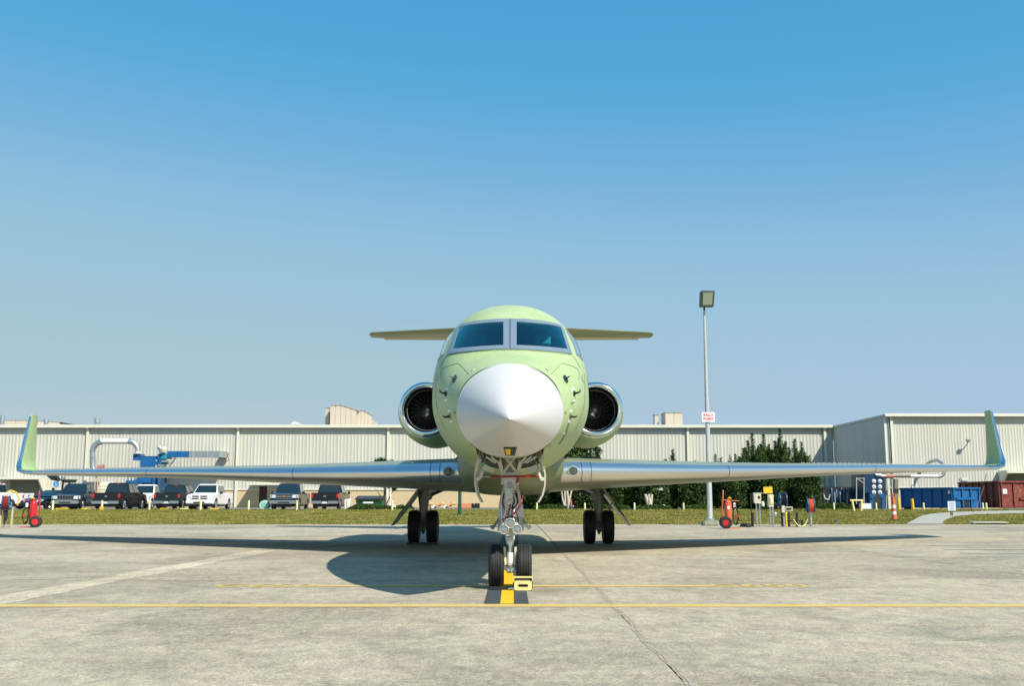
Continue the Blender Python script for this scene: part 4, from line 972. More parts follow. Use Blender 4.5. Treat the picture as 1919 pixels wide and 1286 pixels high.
# ---- main gear
for s in (-1, 1):
    gx = CX+s*2.255; Yg = 27.0
    mb = MB(); mb.tube([(gx+s*-.02, Yg, 1.62), (gx, Yg, 1.2), (gx, Yg, .95)], [.15, .15, .12], 18); mb.tube([(gx, Yg, .97), (gx, Yg, .72), (gx, Yg-.02, .52)], [.115, .115, .14], 18)
    mb.box((gx-.15, Yg-.16, .36), (gx+.15, Yg+.12, .56)); mb.tube([(gx, Yg-.15, .36), (gx, Yg-.1, .26)], [.07, .03], 10)
    mb.cyl((gx-.32, Yg, .43), (gx+.32, Yg, .43), .08, 14); mb.cyl((gx-s*.13, Yg-.14, 1.2), (gx-s*.13, Yg+.1, 1.2), .09, 16)
    for z in (1.06, .82): mb.cyl((gx, Yg, z-.015), (gx, Yg, z+.015), .135, 18)
    ml = mb.build('main_gear_leg', mat('gear_grey_green', (.27, .31, .25), .4, var=.1), jet, bevel=.012, seg=1)
    MB().lathe([(.06, 0), (.09, -.02), (.09, -.05), (.001, -.05)], (gx, Yg-.16, .50), 'y', 16).build('fork_hub', m_black, ml)
    MB().bar((gx-s*.02, Yg-.1, 1.24), (gx-s*.85, Yg-.05, 1.62), .05, .07).build('side_brace', m_lgrey, ml)
    MB().bar((gx-s*.02, Yg-.02, 1.17), (gx-s*.9, Yg+.02, 1.56), .07, .09).build('side_brace', m_black, ml)
    mb = MB(); mb.tube([(gx-s*.17, Yg-.1, 1.0), (gx-s*.19, Yg-.12, .7), (gx-s*.15, Yg-.12, .5)], .012, 6); mb.build('brake_line', m_black, ml)
    MB().bar((gx+s*.33, Yg-.14, 1.04), (gx+s*.13, Yg-.14, .55), .03).build('door_rod', m_grey, ml)
    for q in (-1, 1): wheel(ml, (gx+q*.238, Yg, .43), .43, .28, grooves=4, rim=.55)
    pl = [(.10, 1.36), (.20, 1.36), (.52, .94), (.80, .55), (.91, .33), (.78, .50), (.42, .98)]
    pts = [Vector((gx+s*a, Yg-.45, z)) for a, z in ((.06, 1.40), (.13, 1.40), (.40, 1.02), (.62, .72), (.80, .46), (.585, .70), (.33, 1.02))]
    MB().prism(pts, (0, .95, 0)).build('main_gear_door', m_greend_w, jet, bevel=.006, seg=1)
    MB().tube([pts[2]+Vector((-s*.02, -.01, .0)), pts[3]+Vector((0, -.01, 0))], .012, 6).build('door_seal', m_black, jet)

# ---- chocks
ch = thing('wheel_chock', (CX+.235, 13.4, 0), 'pale yellow metal box chock with a slotted handle in front of the right nose wheel', 'chock', 'wheel chocks')
x0, x1, yf, yb = .045+CX, .285+CX, 12.72, 13.02
yf = 13.33; yb = 13.52
def slotplate(mb, z0, z1, y, th=.008):
    cx = (x0+x1)/2; sw, sh, sz = .065, .018, z0+(z1-z0)*.5; n = 12
    inner = [(cx+sw*math.cos(a)*1.0 if abs(math.cos(a)) > .2 else cx+sw*math.cos(a), sz+sh*math.sin(a)) for a in [2*PI*k/24 for k in range(24)]]
    inner = [(cx+math.copysign(sw-sh, math.cos(a+.001))+sh*math.cos(a), sz+sh*math.sin(a)) for a in [2*PI*(k+.5)/24 for k in range(24)]]
    outer = []
    for k in range(24):
        a = 2*PI*(k+.5)/24; dx, dz = math.cos(a), math.sin(a); s = min((x1-x0)/2/abs(dx) if dx else 9, (z1-z0)/2/abs(dz) if dz else 9); outer.append((cx+dx*s, sz+dz*s))
    v = [(x, y, z) for x, z in outer] + [(x, y, z) for x, z in inner] + [(x, y+th, z) for x, z in outer] + [(x, y+th, z) for x, z in inner]
    f = []
    for k in range(24):
        j = (k+1) % 24; f += [(k, j, 24+j, 24+k), (48+k, 48+j, 72+j, 72+k), (24+k, 24+j, 72+j, 72+k), (k, j, 48+j, 48+k)]
    mb.add(v, f)
mb = MB(); slotplate(mb, .004, .125, yf); mb.build('front_plate', m_yelp, ch)
mb = MB(); mb.prism([(x0, yf, .004), (x0, yb+.1, .004), (x0, yb-.06, .178), (x0, yf, .178)], (.008, 0, 0)); mb.prism([(x1-.008, yf, .004), (x1-.008, yb+.1, .004), (x1-.008, yb-.06, .178), (x1-.008, yf, .178)], (.008, 0, 0)); mb.build('side_plate', m_yelp, ch)
MB().box((x0+.009, yf, .158), (x1-.009, yf+.05, .176)).build('top_rail', m_yelp, ch)
MB().hexa([(x0+.009, yf+.02, .01), (x1-.009, yf+.02, .01), (x1-.009, yb+.08, .01), (x0+.009, yb+.08, .01), (x0+.009, yb-.1, .14), (x1-.009, yb-.1, .14), (x1-.009, yb-.06, .14), (x0+.009, yb-.06, .14)]).build('wedge', m_black, ch)
MB().tube([(x0+.03, yf+.01, .165), (x0-.02, yf+.02, .05), (x0-.08, yf+.06, .02)], .006, 6).build('rope', m_black, ch)
c2 = thing('wheel_chock', (CX, 12.98, 0), 'low dark rope-linked chock bar lying between the nose wheels', 'chock', 'wheel chocks')
mb = MB(); mb.prism([(CX-.27, 13.38, .0), (CX-.27, 13.50, .0), (CX-.27, 13.44, .045)], (.31, 0, 0)); mb.build('bar', m_black, c2)
MB().tube([(CX-.02, 13.37, .02), (CX+.02, 13.33, .03), (CX+.05, 13.31, .02)], .014, 8).build('eye', m_steel, c2)
c3 = thing('wheel_chock', (CX-2.25, 26.45, 0), 'long dark chock beam lying across the left pair of main wheels', 'chock', 'wheel chocks')
MB().prism([(CX-2.62, 26.43, 0), (CX-2.62, 26.55, 0), (CX-2.62, 26.5, .06), (CX-2.62, 26.46, .06)], (.78, 0, 0)).build('beam', mat('chock_timber', (.06, .07, .055), .8), c3)
# ================================================================ VEHICLES
def carpaint(name, col, rough=.25, metal=.0): return mat(name, col, rough, metal, coat=.3, spec=.35)
p_white = carpaint('car_white', (.78, .78, .77)); p_black = carpaint('car_black', (.010, .012, .016)); p_navy = carpaint('car_navy', (.010, .030, .055), .28, .2)
p_sed = carpaint('car_dark_teal', (.012, .028, .040)); p_dgreen = carpaint('car_dark_green', (.010, .020, .022)); p_olive = carpaint('car_dark_brown', (.035, .033, .02))
m_cglass = mat('car_glass', (.010, .022, .028), .05, coat=1)
m_tail = mat('tail_lamp_red', (.55, .012, .015), .2); m_head = mat('head_lamp', (.75, .77, .78), .1, .3); m_amb = mat('amber_lamp', (.8, .3, .03), .25)
m_plate = mat('number_plate', (.62, .64, .62), .5); m_chr = mat('bumper_chrome', (.72, .74, .76), .2, 1)
def pickup(paint, L=5.7, W=1.98, grille='bar', crew=True, H=1.90, label='', bump=None, loc=(0,0,0), rz=0, hood=1.16, topper=False):
    t = thing('pickup_truck', loc, label, 'pickup truck', 'vehicles parked behind the verge', rz)
    B = lambda mb, n, m, par=t, **k: mb.build(n, m, par, local=True, **k)
    w_ = W/2; wr = .40; ya, yb = .98, L-1.12; bed0 = 3.72 if crew else 3.0; top = 1.20
    def arch(yc, n=9): return [(yc - (wr+.07)*math.cos(PI*k/(n-1)), wr + (wr+.07)*math.sin(PI*k/(n-1))) for k in range(n)]
    # front half: hood and cab base
    side = [(.10, .42)] + arch(ya) + [(bed0, .36), (bed0, top), (1.42, top+.02), (1.25, hood+.06), (.30, hood-.02), (.06, hood-.14), (.04, .62)]
    mb = MB(); mb.prism([(-w_, y, z) for y, z in side], (W, 0, 0)); body = B(mb, 'body', paint, bevel=.045)
    mb = MB(); sd = [(bed0+.02, .42)] + arch(yb) + [(L-.10, .50), (L-.08, top+.06), (bed0+.02, top+.06)]
    for x in (-w_, w_-.10): mb.prism([(x, y, z) for y, z in sd], (.10, 0, 0))
    mb.box((-w_+.10, bed0+.02, .55), (w_-.10, L-.10, .62)); bed = B(mb, 'bed', paint, bevel=.02, seg=1)
    B(MB().box((-w_+.04, L-.16, .60), (w_-.04, L-.07, top+.05)), 'tailgate', paint, bevel=.02)
    B(MB().box((-.16, L-.068, 1.05), (.16, L-.055, 1.10)), 'tailgate_handle', m_black)
    B(MB().box((-w_+.12, .3, .22), (w_-.12, L-.3, .40)), 'chassis', m_black)
    # cab
    c0, c1, r0, r1 = 1.40, bed0-.02, 2.08, bed0-.16; wb, wt = w_-.05, w_-.27; H1 = H
    cab = MB().hexa([(-wb, c0, top-.02), (wb, c0, top-.02), (wb, c1, top-.02), (-wb, c1, top-.02), (-wt, r0, H1), (wt, r0, H1), (wt, r1, H1), (-wt, r1, H1)])
    cab = B(cab, 'cab', paint, bevel=.07, seg=3)
    def pane(name, pts, d, m=m_cglass):
        q = MB(); q.prism(pts, d); return B(q, name, m, cab)
    f = lambda x, y, z: (x, y, z)
    def lerp(a, b_, t_): return a+(b_-a)*t_
    e = .12; 
    ws = [(sx*lerp(wb, wt, k)*.90, lerp(c0, r0, k)-.012, lerp(top, H1, k)) for sx, k in ((-1, e), (1, e), (1, 1-e), (-1, 1-e))]; pane('windscreen', ws, (0, .012, .006))
    rw = [(sx*lerp(wb, wt, k)*.86, lerp(c1, r1, k)+.012, lerp(top, H1, k)) for sx, k in ((-1, .16), (1, .16), (1, 1-e), (-1, 1-e))]; pane('rear_window', rw, (0, -.012, 0))
    doors = [(0, .47), (.53, .97)] if crew else [(0, .62), (.68, .95)]
    for sx in (-1, 1):
        for a, b_ in doors:
            def pt(u, k):
                ya_ = lerp(c0, r0, k)+.14*(1-k)+.05; yb_ = lerp(c1, r1, k)-.05; return (sx*(lerp(wb, wt, k)+.004), lerp(ya_, yb_, u), lerp(top, H1, k))
            pane('side_window', [pt(a, .13), pt(b_, .13), pt(b_, .86), pt(a, .86)], (sx*.008, 0, .002))
            yh = lerp(c0+.2, c1, (a+b_)/2+.12)
        B(MB().cbox((sx*(w_+.008), lerp(c0, c1, .47), 1.04), (.02, .15, .03)), 'door_handle', m_chr)
        B(MB().cbox((sx*(w_+.008), lerp(c0, c1, .93), 1.04), (.02, .15, .03)), 'door_handle', m_chr)
        mr = MB(); mr.cbox((sx*(w_+.14), 1.72, 1.27), (.20, .09, .20)); mr.bar((sx*(w_-.03), 1.72, 1.22), (sx*(w_+.08), 1.72, 1.24), .04); B(mr, 'wing_mirror', m_black, bevel=.02)
        # lamps
        h = MB(); h.hexa([(sx*(w_+.006), .06, hood-.36), (sx*(w_-.40), .01, hood-.36), (sx*(w_-.38), .12, hood-.36), (sx*(w_+.006), .30, hood-.36), (sx*(w_+.006), .09, hood-.13), (sx*(w_-.38), .025, hood-.13), (sx*(w_-.36), .14, hood-.13), (sx*(w_+.006), .32, hood-.13)])
        B(h, 'headlight', m_head, bevel=.01, seg=1)
        B(MB().box((sx*(w_-.145), L-.11, .88), (sx*(w_+.006), L-.045, 1.16)), 'tail_light', m_tail, bevel=.01, seg=1)
        for yy_ in (ya, yb):
            ty = MB().lathe([(.25, -.11), (.36, -.125), (wr, -.10), (wr, .10), (.36, .125), (.25, .11)], (sx*(w_-.13), yy_, wr), 'x', 24); ty = B(ty, 'wheel', m_rub, sharp=35)
            rm_ = MB(); cx_ = sx*(w_-.13); rm_.lathe([(.265, sx*.115), (.24, sx*.09), (.22, sx*.06), (.07, sx*.085), (.001, sx*.09)], (cx_, yy_, wr), 'x', 20)
            for k in range(5):
                a = 2*PI*k/5; rm_.bar((cx_+sx*.09, yy_, wr), (cx_+sx*.10, yy_+.245*math.cos(a), wr+.245*math.sin(a)), .05, .03)
            B(rm_, 'rim', m_chr, ty)
    # grille
    gr = MB(); gr.box((-w_+.42, .018, hood-.40), (w_-.42, .05, hood-.10)); g0 = B(gr, 'grille', m_black)
    fr = MB(); x_, z0, z1 = w_-.40, hood-.42, hood-.08
    for a, b_ in (((-x_, .005, z0), (x_, .03, z0+.035)), ((-x_, .005, z1-.035), (x_, .03, z1)), ((-x_, .005, z0), (-x_+.035, .03, z1)), ((x_-.035, .005, z0), (x_, .03, z1))): fr.box(a, b_)
    if grille == 'cross': fr.box((-.05, .0, z0), (.05, .03, z1)); fr.box((-x_, .004, (z0+z1)/2-.025), (x_, .03, (z0+z1)/2+.025))
    elif grille == 'bar': fr.box((-x_, .004, (z0+z1)/2-.03), (x_, .03, (z0+z1)/2+.03))
    else:
        for k in range(1, 6): fr.box((-x_+k*x_/3-.01, .006, z0), (-x_+k*x_/3+.01, .03, z1))
    B(fr, 'grille_surround', p_white if grille == 'cross' else m_chr, g0)
    if grille == 'bar':                  # gold emblem
        q = MB(); zc = (z0+z1)/2; q.prism([(-.13, -.012, zc-.03), (.05, -.012, zc-.03), (.05, -.012, zc-.055), (-.01, -.012, zc-.055)][::1][:0] or [(-.14, -.012, zc+.0-.028), (-.05, -.012, zc-.028), (-.04, -.012, zc-.05), (.05, -.012, zc-.05), (.05, -.012, zc-.028), (.14, -.012, zc-.028), (.12, -.012, zc+.028), (.05, -.012, zc+.028), (.04, -.012, zc+.05), (-.05, -.012, zc+.05), (-.05, -.012, zc+.028), (-.12, -.012, zc+.028)], (0, .014, 0)); B(q, 'emblem', mat('gold_emblem', (.7, .45, .08), .3, .6), g0)
    if grille == 'ribs' or grille == 'plain':
        q = MB().lathe([(.001, -.01), (.07, -.01), (.07, .01)], (0, L-.05, 1.0), 'y', 16); q.v = [(x*1.5, y, 1.0+(z-1.0)*.7) for x, y, z in q.v]; B(q, 'emblem', m_chr)
    bp = bump or m_chr
    q = MB(); q.box((-w_-.0, -.10, .46), (w_+.0, .10, .70)); B(q, 'front_bumper', bp, bevel=.04)
    q = MB().box((-.42, -.11, .50), (.42, -.08, .60)); B(q, 'air_intake', m_black)
    q = MB(); q.box((-w_+.02, L-.06, .46), (-.24, L+.10, .66)); q.box((.24, L-.06, .46), (w_-.02, L+.10, .66)); q.box((-.3, L-.06, .44), (.3, L+.05, .58)); B(q, 'rear_bumper', m_chr, bevel=.025)
    B(MB().box((-.17, L+.052, .48), (.17, L+.06, .62)), 'number_plate', m_plate)
    B(MB().box((-.14, r1-.01, H1-.05), (.14, r1+.035, H1-.0)), 'brake_lamp', m_tail)
    return t
Zp = ZP
def spot(px, Y): return P(px, 930, Y).x
# front of the model is at local y=0 facing -Y; rear-facing trucks are turned by half a turn
def park(px, Y, face, dyaw=0, **k):
    x = spot(px, Y); rz = R(dyaw)
    L = k.get('L', 5.7)
    if face == 'rear': rz += PI; loc = (x, Y+L, Zp)
    else: loc = (x, Y, Zp)
    return pickup(loc=loc, rz=rz, **k)
park(374, 78, 'front', 0, paint=p_white, grille='cross', W=2.0, H=1.93, bump=p_white, label='white pickup with a dark cross-shaped grille, rightmost of the left row of vehicles')
park(532, 77, 'front', 2, paint=p_navy, grille='bar', W=2.02, H=1.98, L=5.9, hood=1.24, label='navy blue pickup with a chrome grille facing the camera beside the entrance door')
park(608.5, 76.5, 'rear', 0, paint=p_black, grille='ribs', W=2.0, H=1.98, L=5.8, label='black pickup showing its tailgate, to the right of the navy pickup')
park(312, 79, 'rear', 0, paint=p_dgreen, grille='plain', W=1.95, H=1.90, L=5.6, label='dark pickup showing its tailgate just left of the white pickup')
park(198, 75.5, 'rear', 0, paint=p_black, grille='plain', W=2.0, H=2.0, L=5.8, label='black pickup with red tail lights, its tailgate behind the cream bollard with a yellow box')
park(256, 84, 'front', 0, paint=p_white, grille='ribs', W=1.95, H=1.98, L=5.6, bump=p_white, crew=False, label='white pickup half hidden behind the black pickup, to the right of it')
park(122.5, 76, 'front', 3, paint=p_navy, grille='ribs', W=1.98, H=1.95, L=5.7, label='dark blue pickup with chrome-ribbed grille facing the camera between sedan and black pickup')
t = pickup(paint=p_white, grille='plain', W=2.0, H=2.05, L=5.9, loc=(P(-82, 930, 84).x, 84, Zp), rz=R(-90), bump=p_white, label='white crew-cab pickup parked sideways, cut off by the left edge of the photo')
# the truck's front must point left: local -Y -> world -X
def sedan(loc, rz, label):
    t = thing('sedan', loc, label, 'car', 'vehicles parked behind the verge', rz); B = lambda mb, n, m, par=t, **k: mb.build(n, m, par, local=True, **k)
    L, w_, wr = 4.7, .91, .33; ya, yb = .95, 3.7
    def arch(yc, n=9): return [(yc - (wr+.06)*math.cos(PI*k/(n-1)), wr + (wr+.06)*math.sin(PI*k/(n-1))) for k in range(n)]
    side = [(.05, .30)] + arch(ya) + arch(yb) + [(L-.05, .34), (L, .80), (L-.15, .98), (3.9, 1.0), (1.5, .95), (.5, .82), (.06, .66)]
    B(MB().prism([(-w_, y, z) for y, z in side], (2*w_, 0, 0)), 'body', p_sed, bevel=.07, seg=3)
    cab = B(MB().hexa([(-w_+.06, 1.25, .93), (w_-.06, 1.25, .93), (w_-.06, 4.15, .96), (-w_+.06, 4.15, .96), (-.60, 2.15, 1.43), (.60, 2.15, 1.43), (.60, 3.35, 1.42), (-.60, 3.35, 1.42)]), 'cabin', p_sed, bevel=.08, seg=3)
    lp = lambda a, b_, k: a+(b_-a)*k
    B(MB().prism([(s*lp(.85, .60, k)*.88, lp(1.25, 2.15, k)-.012, lp(.93, 1.43, k)+.006) for s, k in ((-1, .12), (1, .12), (1, .88), (-1, .88))], (0, .012, .004)), 'windscreen', m_cglass, cab)
    for s in (-1, 1):
        for a, b_ in ((.04, .48), (.53, .95)):
            pt = lambda u, k: (s*(lp(.85, .60, k)+.005), lp(lp(1.25, 2.15, k)+.14, lp(4.15, 3.35, k)-.1, u), lp(.94, 1.43, k)); B(MB().prism([pt(a, .12), pt(b_, .12), pt(b_, .86), pt(a, .86)], (s*.008, 0, .002)), 'side_window', m_cglass, cab)
        B(MB().hexa([(s*.88, .22, .58), (s*.52, .05, .58), (s*.52, .12, .58), (s*.88, .4, .58), (s*.88, .26, .74), (s*.55, .1, .74), (s*.55, .2, .74), (s*.88, .45, .74)]), 'headlight', m_head, bevel=.01, seg=1)
        B(MB().cbox((s*.99, 1.75, 1.0), (.18, .08, .13)), 'wing_mirror', p_sed, bevel=.03)
        B(MB().cbox((s*.915, 2.6, .80), (.02, .14, .03)), 'door_handle', m_chr)
        for y in (ya, yb):
            ty = B(MB().lathe([(.21, -.10), (.29, -.11), (wr, -.09), (wr, .09), (.29, .11), (.21, .10)], (s*(w_-.12), y, wr), 'x', 24), 'wheel', m_rub, sharp=35)
            B(MB().lathe([(.215, s*.10), (.19, s*.07), (.06, s*.09), (.001, s*.095)], (s*(w_-.12), y, wr), 'x', 16), 'rim', m_chr, ty)
    B(MB().box((-.5, .02, .40), (.5, .06, .56)), 'grille', m_black)
    return t
sedan((P(56, 930, 77).x, 77, Zp), R(-14), 'low dark teal sedan between the white pickup at the edge and the dark blue pickup')

# ================================================================ SITE OBJECTS
# bollards along the back of the verge
bol = [(99, 'cream bollard in front of the dark blue pickup with the ribbed grille'), (191, 'cream bollard with a small yellow box in front of the black pickup tailgate'),
       (280, 'cream bollard in front of the half hidden white pickup'), (376, 'cream bollard in front of the white pickup with the cross grille'),
       (466, 'cream bollard alone before the tan wall left of the entrance'), (556.5, 'cream bollard at the right front corner of the navy pickup'),
       (735, 'cream bollard beside the small white cabinet right of the green dumpster'), (1006, 'cream bollard just right of the nose gear against the dark hedge'),
       (1096, 'cream bollard above the left tyre of the right main gear'), (1189, 'cream bollard between the right main gear and the pale stump'),
       (1281, 'cream bollard left of the tall lamp post'), (1377, 'cream bollard behind the orange wheeled extinguisher'), (1563, 'cream bollard in front of the clipped bush left of the yellow barrier'),
       (1642, 'cream bollard beneath the blue dust collector legs'), (1731, 'cream bollard at the left end of the blue skip'), (1842, 'left of two close cream bollards in front of the rust red skip'), (1848.5, 'right of two close cream bollards in front of the rust red skip')]
m_bol = mat('cream_bollard', (.66, .64, .36), .6, var=.08, scale=6)
proto = None
for i, (px, lb) in enumerate(bol):
    Y = 72.0; x = P(px, 950, Y).x; z = gz(x, Y)
    if proto is None:
        proto = MB().tube([(0, 0, -.1), (0, 0, .70), (0, 0, .76), (0, 0, .775)], [.105, .105, .08, .02], 14).build('bollard', m_bol); tag(proto, lb, 'bollard', 'cream bollards along the back of the verge'); o = proto
    else: o = dup(proto, label=lb)
    o.location = (x, Y, z-.02); o.scale = (.72, .72, .95) if px < 900 else (.6, .6, .74)
x = P(191, 955, 71.8).x; tag(MB().box((x-.12, 71.6, gz(x, 71.6)), (x+.12, 71.85, gz(x, 71.6)+.26)).build('junction_box', m_yel, bevel=.02), 'small yellow box at the foot of the bollard before the black pickup', 'box')
for (px, lb) in ((112, 'wheel stop under the nose of the dark blue pickup'), (122, 'wheel stop right of centre under the dark blue pickup'), (160, 'wheel stop between dark blue and black pickups'), (308, 'wheel stop under the dark pickup tailgate'), (345, 'wheel stop between the dark pickup and the white pickup'), (402, 'wheel stop by the rear wheel of the white pickup')):
    x = P(px, 950, 75.2).x; o = MB().hexa([(x-.3, 75.1, ZP), (x+.3, 75.1, ZP), (x+.3, 75.3, ZP), (x-.3, 75.3, ZP), (x-.27, 75.13, ZP+.16), (x+.27, 75.13, ZP+.16), (x+.27, 75.27, ZP+.16), (x-.27, 75.27, ZP+.16)]).build('wheel_stop', m_yelp if px % 2 else m_yel)
    tag(o, lb, 'wheel stop', 'wheel stops in the parking row')

# lamp post with its sign
b_ = G(1331, 981, .1); YL = b_.y; lp_ = thing('lamp_post', (b_.x, YL, 0), 'tall tapering grey floodlight mast on a concrete foot at the apron edge', 'lamp post')
x = b_.x; ztop = P(1322, 583, YL).z; z = gz(x, YL)
MB().box((x-.36, YL-.36, -.02), (x+.36, YL+.36, .20)).build('concrete_foot', mat('mossy_concrete', (.30, .31, .24), .9, var=.3, scale=5), lp_, bevel=.05)
MB().tube([(x, YL, .2), (x, YL, .3)], [.20, .20], 16).build('base_flange', m_steel, lp_)
MB().tube([(x, YL, .3), (x, YL, .42), (x, YL, 4.5), (x, YL, ztop)], [.14, .118, .098, .05], 20).build('mast', mat('mast_grey', (.50, .52, .52), .45, .3, var=.06), lp_)
for k in range(4): a = PI/4+k*PI/2; MB().cyl((x+.165*math.cos(a), YL+.165*math.sin(a), .28), (x+.165*math.cos(a), YL+.165*math.sin(a), .40), .025, 8).build('anchor_bolt', m_steel, lp_)
MB().tube([(x, YL, ztop), (x, YL, ztop+.18)], .04, 10).build('tenon', m_black, lp_)
c = P(1323, 563, YL); hd = MB().hexa([(c.x-.30, YL-.30, c.z-.36), (c.x+.28, YL-.30, c.z-.36), (c.x+.28, YL+.12, c.z-.30), (c.x-.30, YL+.12, c.z-.30), (c.x-.27, YL-.42, c.z+.36), (c.x+.33, YL-.42, c.z+.36), (c.x+.33, YL+.05, c.z+.40), (c.x-.27, YL+.05, c.z+.40)])
hd = hd.build('lamp_head', mat('lamp_head_bronze', (.05, .06, .045), .5), lp_, bevel=.02, seg=1)
MB().hexa([(c.x-.21, YL-.325, c.z-.27), (c.x+.20, YL-.325, c.z-.27), (c.x+.20, YL-.29, c.z-.27), (c.x-.21, YL-.29, c.z-.27), (c.x-.19, YL-.425, c.z+.28), (c.x+.24, YL-.425, c.z+.28), (c.x+.24, YL-.39, c.z+.28), (c.x-.19, YL-.39, c.z+.28)]).build('lamp_glass', mat('floodlight_glass', (.30, .34, .27), .15, .3), hd)
c = P(1327.5, 782, YL-.14); sg = thing('rally_point_sign', (c.x, c.y, c.z), 'small white sign reading RALLY POINT in red, fixed to the lamp mast', 'sign')
MB().box((c.x-.285, c.y-.006, c.z-.215), (c.x+.285, c.y+.006, c.z+.215)).build('sign_plate', mat('sign_white', (.78, .74, .74), .5), sg)
for i, s_ in enumerate(('RALLY', 'POINT')): place(text_mb(s_, .155, bold=.004), (c.x, c.y-.012, c.z+.085-.17*i), (1, 0, 0), (0, 0, 1)).build('sign_lettering', mat('sign_red', (.60, .02, .05), .5), sg)
MB().box((c.x-.02, c.y+.008, c.z-.16), (c.x+.02, c.y+.04, c.z+.16)).build('sign_clamp', m_steel, sg)

# wheeled extinguishers
def extinguisher(loc, rz, m, label, hoseside=1, s=1.0):
    t = thing('wheeled_extinguisher', loc, label, 'fire extinguisher', 'wheeled fire extinguishers', rz); B = lambda mb, n, mm, par=t, **k: mb.build(n, mm, par, local=True, **k)
    B(MB().lathe([(.001, .12), (.10, .13), (.132, .18), (.137, .25), (.137, .90), (.125, 1.0), (.08, 1.06), (.04, 1.08), (.04, 1.13), (.001, 1.14)], (0, 0, 0), 'z', 24), 'cylinder', m)
    B(MB().cbox((.0, -.139, .80), (.09, .012, .12)), 'label_plate', m_white2)
    mb = MB()
    for q in (-1, 1): mb.tube([(-.22+q*.0, q*.16, .12), (-.24, q*.16, .75), (-.20, q*.16, 1.1)], .018, 8)
    mb.tube([(-.2, -.16, 1.1), (-.19, -.15, 1.38), (-.18, -.08, 1.47), (-.18, .08, 1.47), (-.19, .15, 1.38), (-.2, .16, 1.1)], .018, 8)
    mb.tube([(-.2, -.16, 1.1), (.1, -.16, 1.08), (.42, -.15, 1.06)], .016, 8); mb.tube([(-.24, -.16, .4), (-.24, .16, .4)], .015, 6)
    mb.box((-.02, -.2, .0), (.42, .2, .03)); B(mb, 'frame', m)
    B(MB().tube([(.0, 0, 1.13), (.04, -.05, 1.18), (.12, -.06, 1.16)], [.04, .035, .03], 8), 'valve', m_yel)
    B(MB().cbox((.24, 0, .90), (.09, .10, .16)), 'horn', m_white2)
    mb = MB()
    for k in range(5):
        r = .30-.012*k; yo = -.07+.035*k
        mb.tube([(.27+.10*math.sin(a)*1.0, yo, .48+r*1.15*math.cos(a)) for a in np.linspace(0, 2*PI, 20)], .022, 6)
    mb.tube([(.27, 0, .82), (.2, 0, 1.0), (.05, 0, 1.12)], .02, 6); B(mb, 'hose', m_rub); B(MB().cbox((.33, 0, .48), (.12, .25, .05)), 'hose_strap', m_redp)
    for q in (-1, 1):
        wv = B(MB().lathe([(.12, -.035), (.2, -.045), (.235, -.03), (.235, .03), (.2, .045), (.12, .035)], (-.12, 0, .235), 'y', 24), 'wheel', m_rub); wv.location = (0, q*.30, 0)
        B(MB().lathe([(.125, -.03), (.09, -.02), (.04, -.035), (.001, -.035)] if q < 0 else [(.125, .03), (.09, .02), (.04, .035), (.001, .035)], (-.12, 0, .235), 'y', 18), 'rim', m_redp, wv)
    B(MB().cyl((-.12, -.3, .235), (-.12, .3, .235), .02), 'axle', m_steel)
    return t
a = G(1366, 991); extinguisher((a.x, a.y, 0), R(-8), m_orange, 'faded orange wheeled fire extinguisher standing right of the lamp mast foot', s=1)
a = G(60, 989); e2 = extinguisher((a.x, a.y, 0), R(200), m_redp, 'bright red wheeled fire extinguisher at the far left of the apron')

def flat(ob): return ob
# hose reels on posts
def reel(px, py_c, py_g, Y, rx, label, hose=m_orange, post=m_steel, posts=1, rz=0, tape=True):
    x = P(px, py_g, Y).x; zc = P(px, py_c, Y).z; t = thing('hose_reel', (x, Y, 0), label, 'hose reel', 'hose reels at the apron edge', rz); B = lambda mb, n, mm, par=t, **k: mb.build(n, mm, par, local=True, **k)
    mb = MB()
    for k in range(posts): mb.tube([(-.18*(posts-1)+.42*k, .12, 0), (-.18*(posts-1)+.42*k, .12, zc-.15)], .055, 10)
    B(mb, 'post', post); mb = MB()
    R_ = .30
    for xx in (-.13, .13): mb.lathe([(R_, -.015), (R_, .015), (R_*.9, .02), (.08, .02)] if xx < 0 else [(.08, -.02), (R_*.9, -.02), (R_, -.015), (R_, .015)], (xx, 0, zc), 'x', 28)
    mb.cyl((-.18, 0, zc), (.18, 0, zc), .05, 12); mb.bar((-.24, .06, zc-.2), (.24, .06, zc-.2), .1, .05); B(mb, 'reel_drum', m_blue2)
    mb = MB()
    for k in range(6): mb.lathe([(.26, -.02), (.285, 0), (.26, .02)], (-.085+.035*k, 0, zc), 'x', 24)
    B(mb, 'hose', hose)
    return t, zc
m_blue2 = mat('reel_blue', (.02, .10, .26), .4)
Yr = 43.2
t, zc = reel(1521, 948, 990, Yr, .3, 'blue reel with orange hose on a grey post, rightmost of the service stands', rz=-.12)
t, zc = reel(1468, 937, 989, Yr+.3, .3, 'dark blue cable reel beside the yellow notice', m_black, m_black)
t, zc = reel(8, 943, 988, 42.5, .4, 'blue reel with red hose on timber posts at the left edge, yellow tape on top', mat('dull_red_hose', (.25, .03, .02), .6), mat('post_tan', (.45, .40, .26), .8), 2, rz=.35)
MB().tube([(-.1, 0, zc+.35), (.15, -.02, zc+.50), (.35, 0, zc+.42), (.48, .02, zc+.2), (.42, .04, zc-.1)], .032, 8).build('caution_tape', m_yel, t, local=True)
MB().tube([(-.05, -.04, zc+.33), (.12, -.06, zc+.40), (.28, -.03, zc+.33)], .05, 8).build('white_rag', m_white2, t, local=True)
MB().prism([(-.08, -.05, zc-.28), (.10, -.05, zc-.28), (.10, -.05, zc-.6), (-.02, -.05, zc-.95)], (0, .1, 0)).build('hanging_hose', m_black, t, local=True)
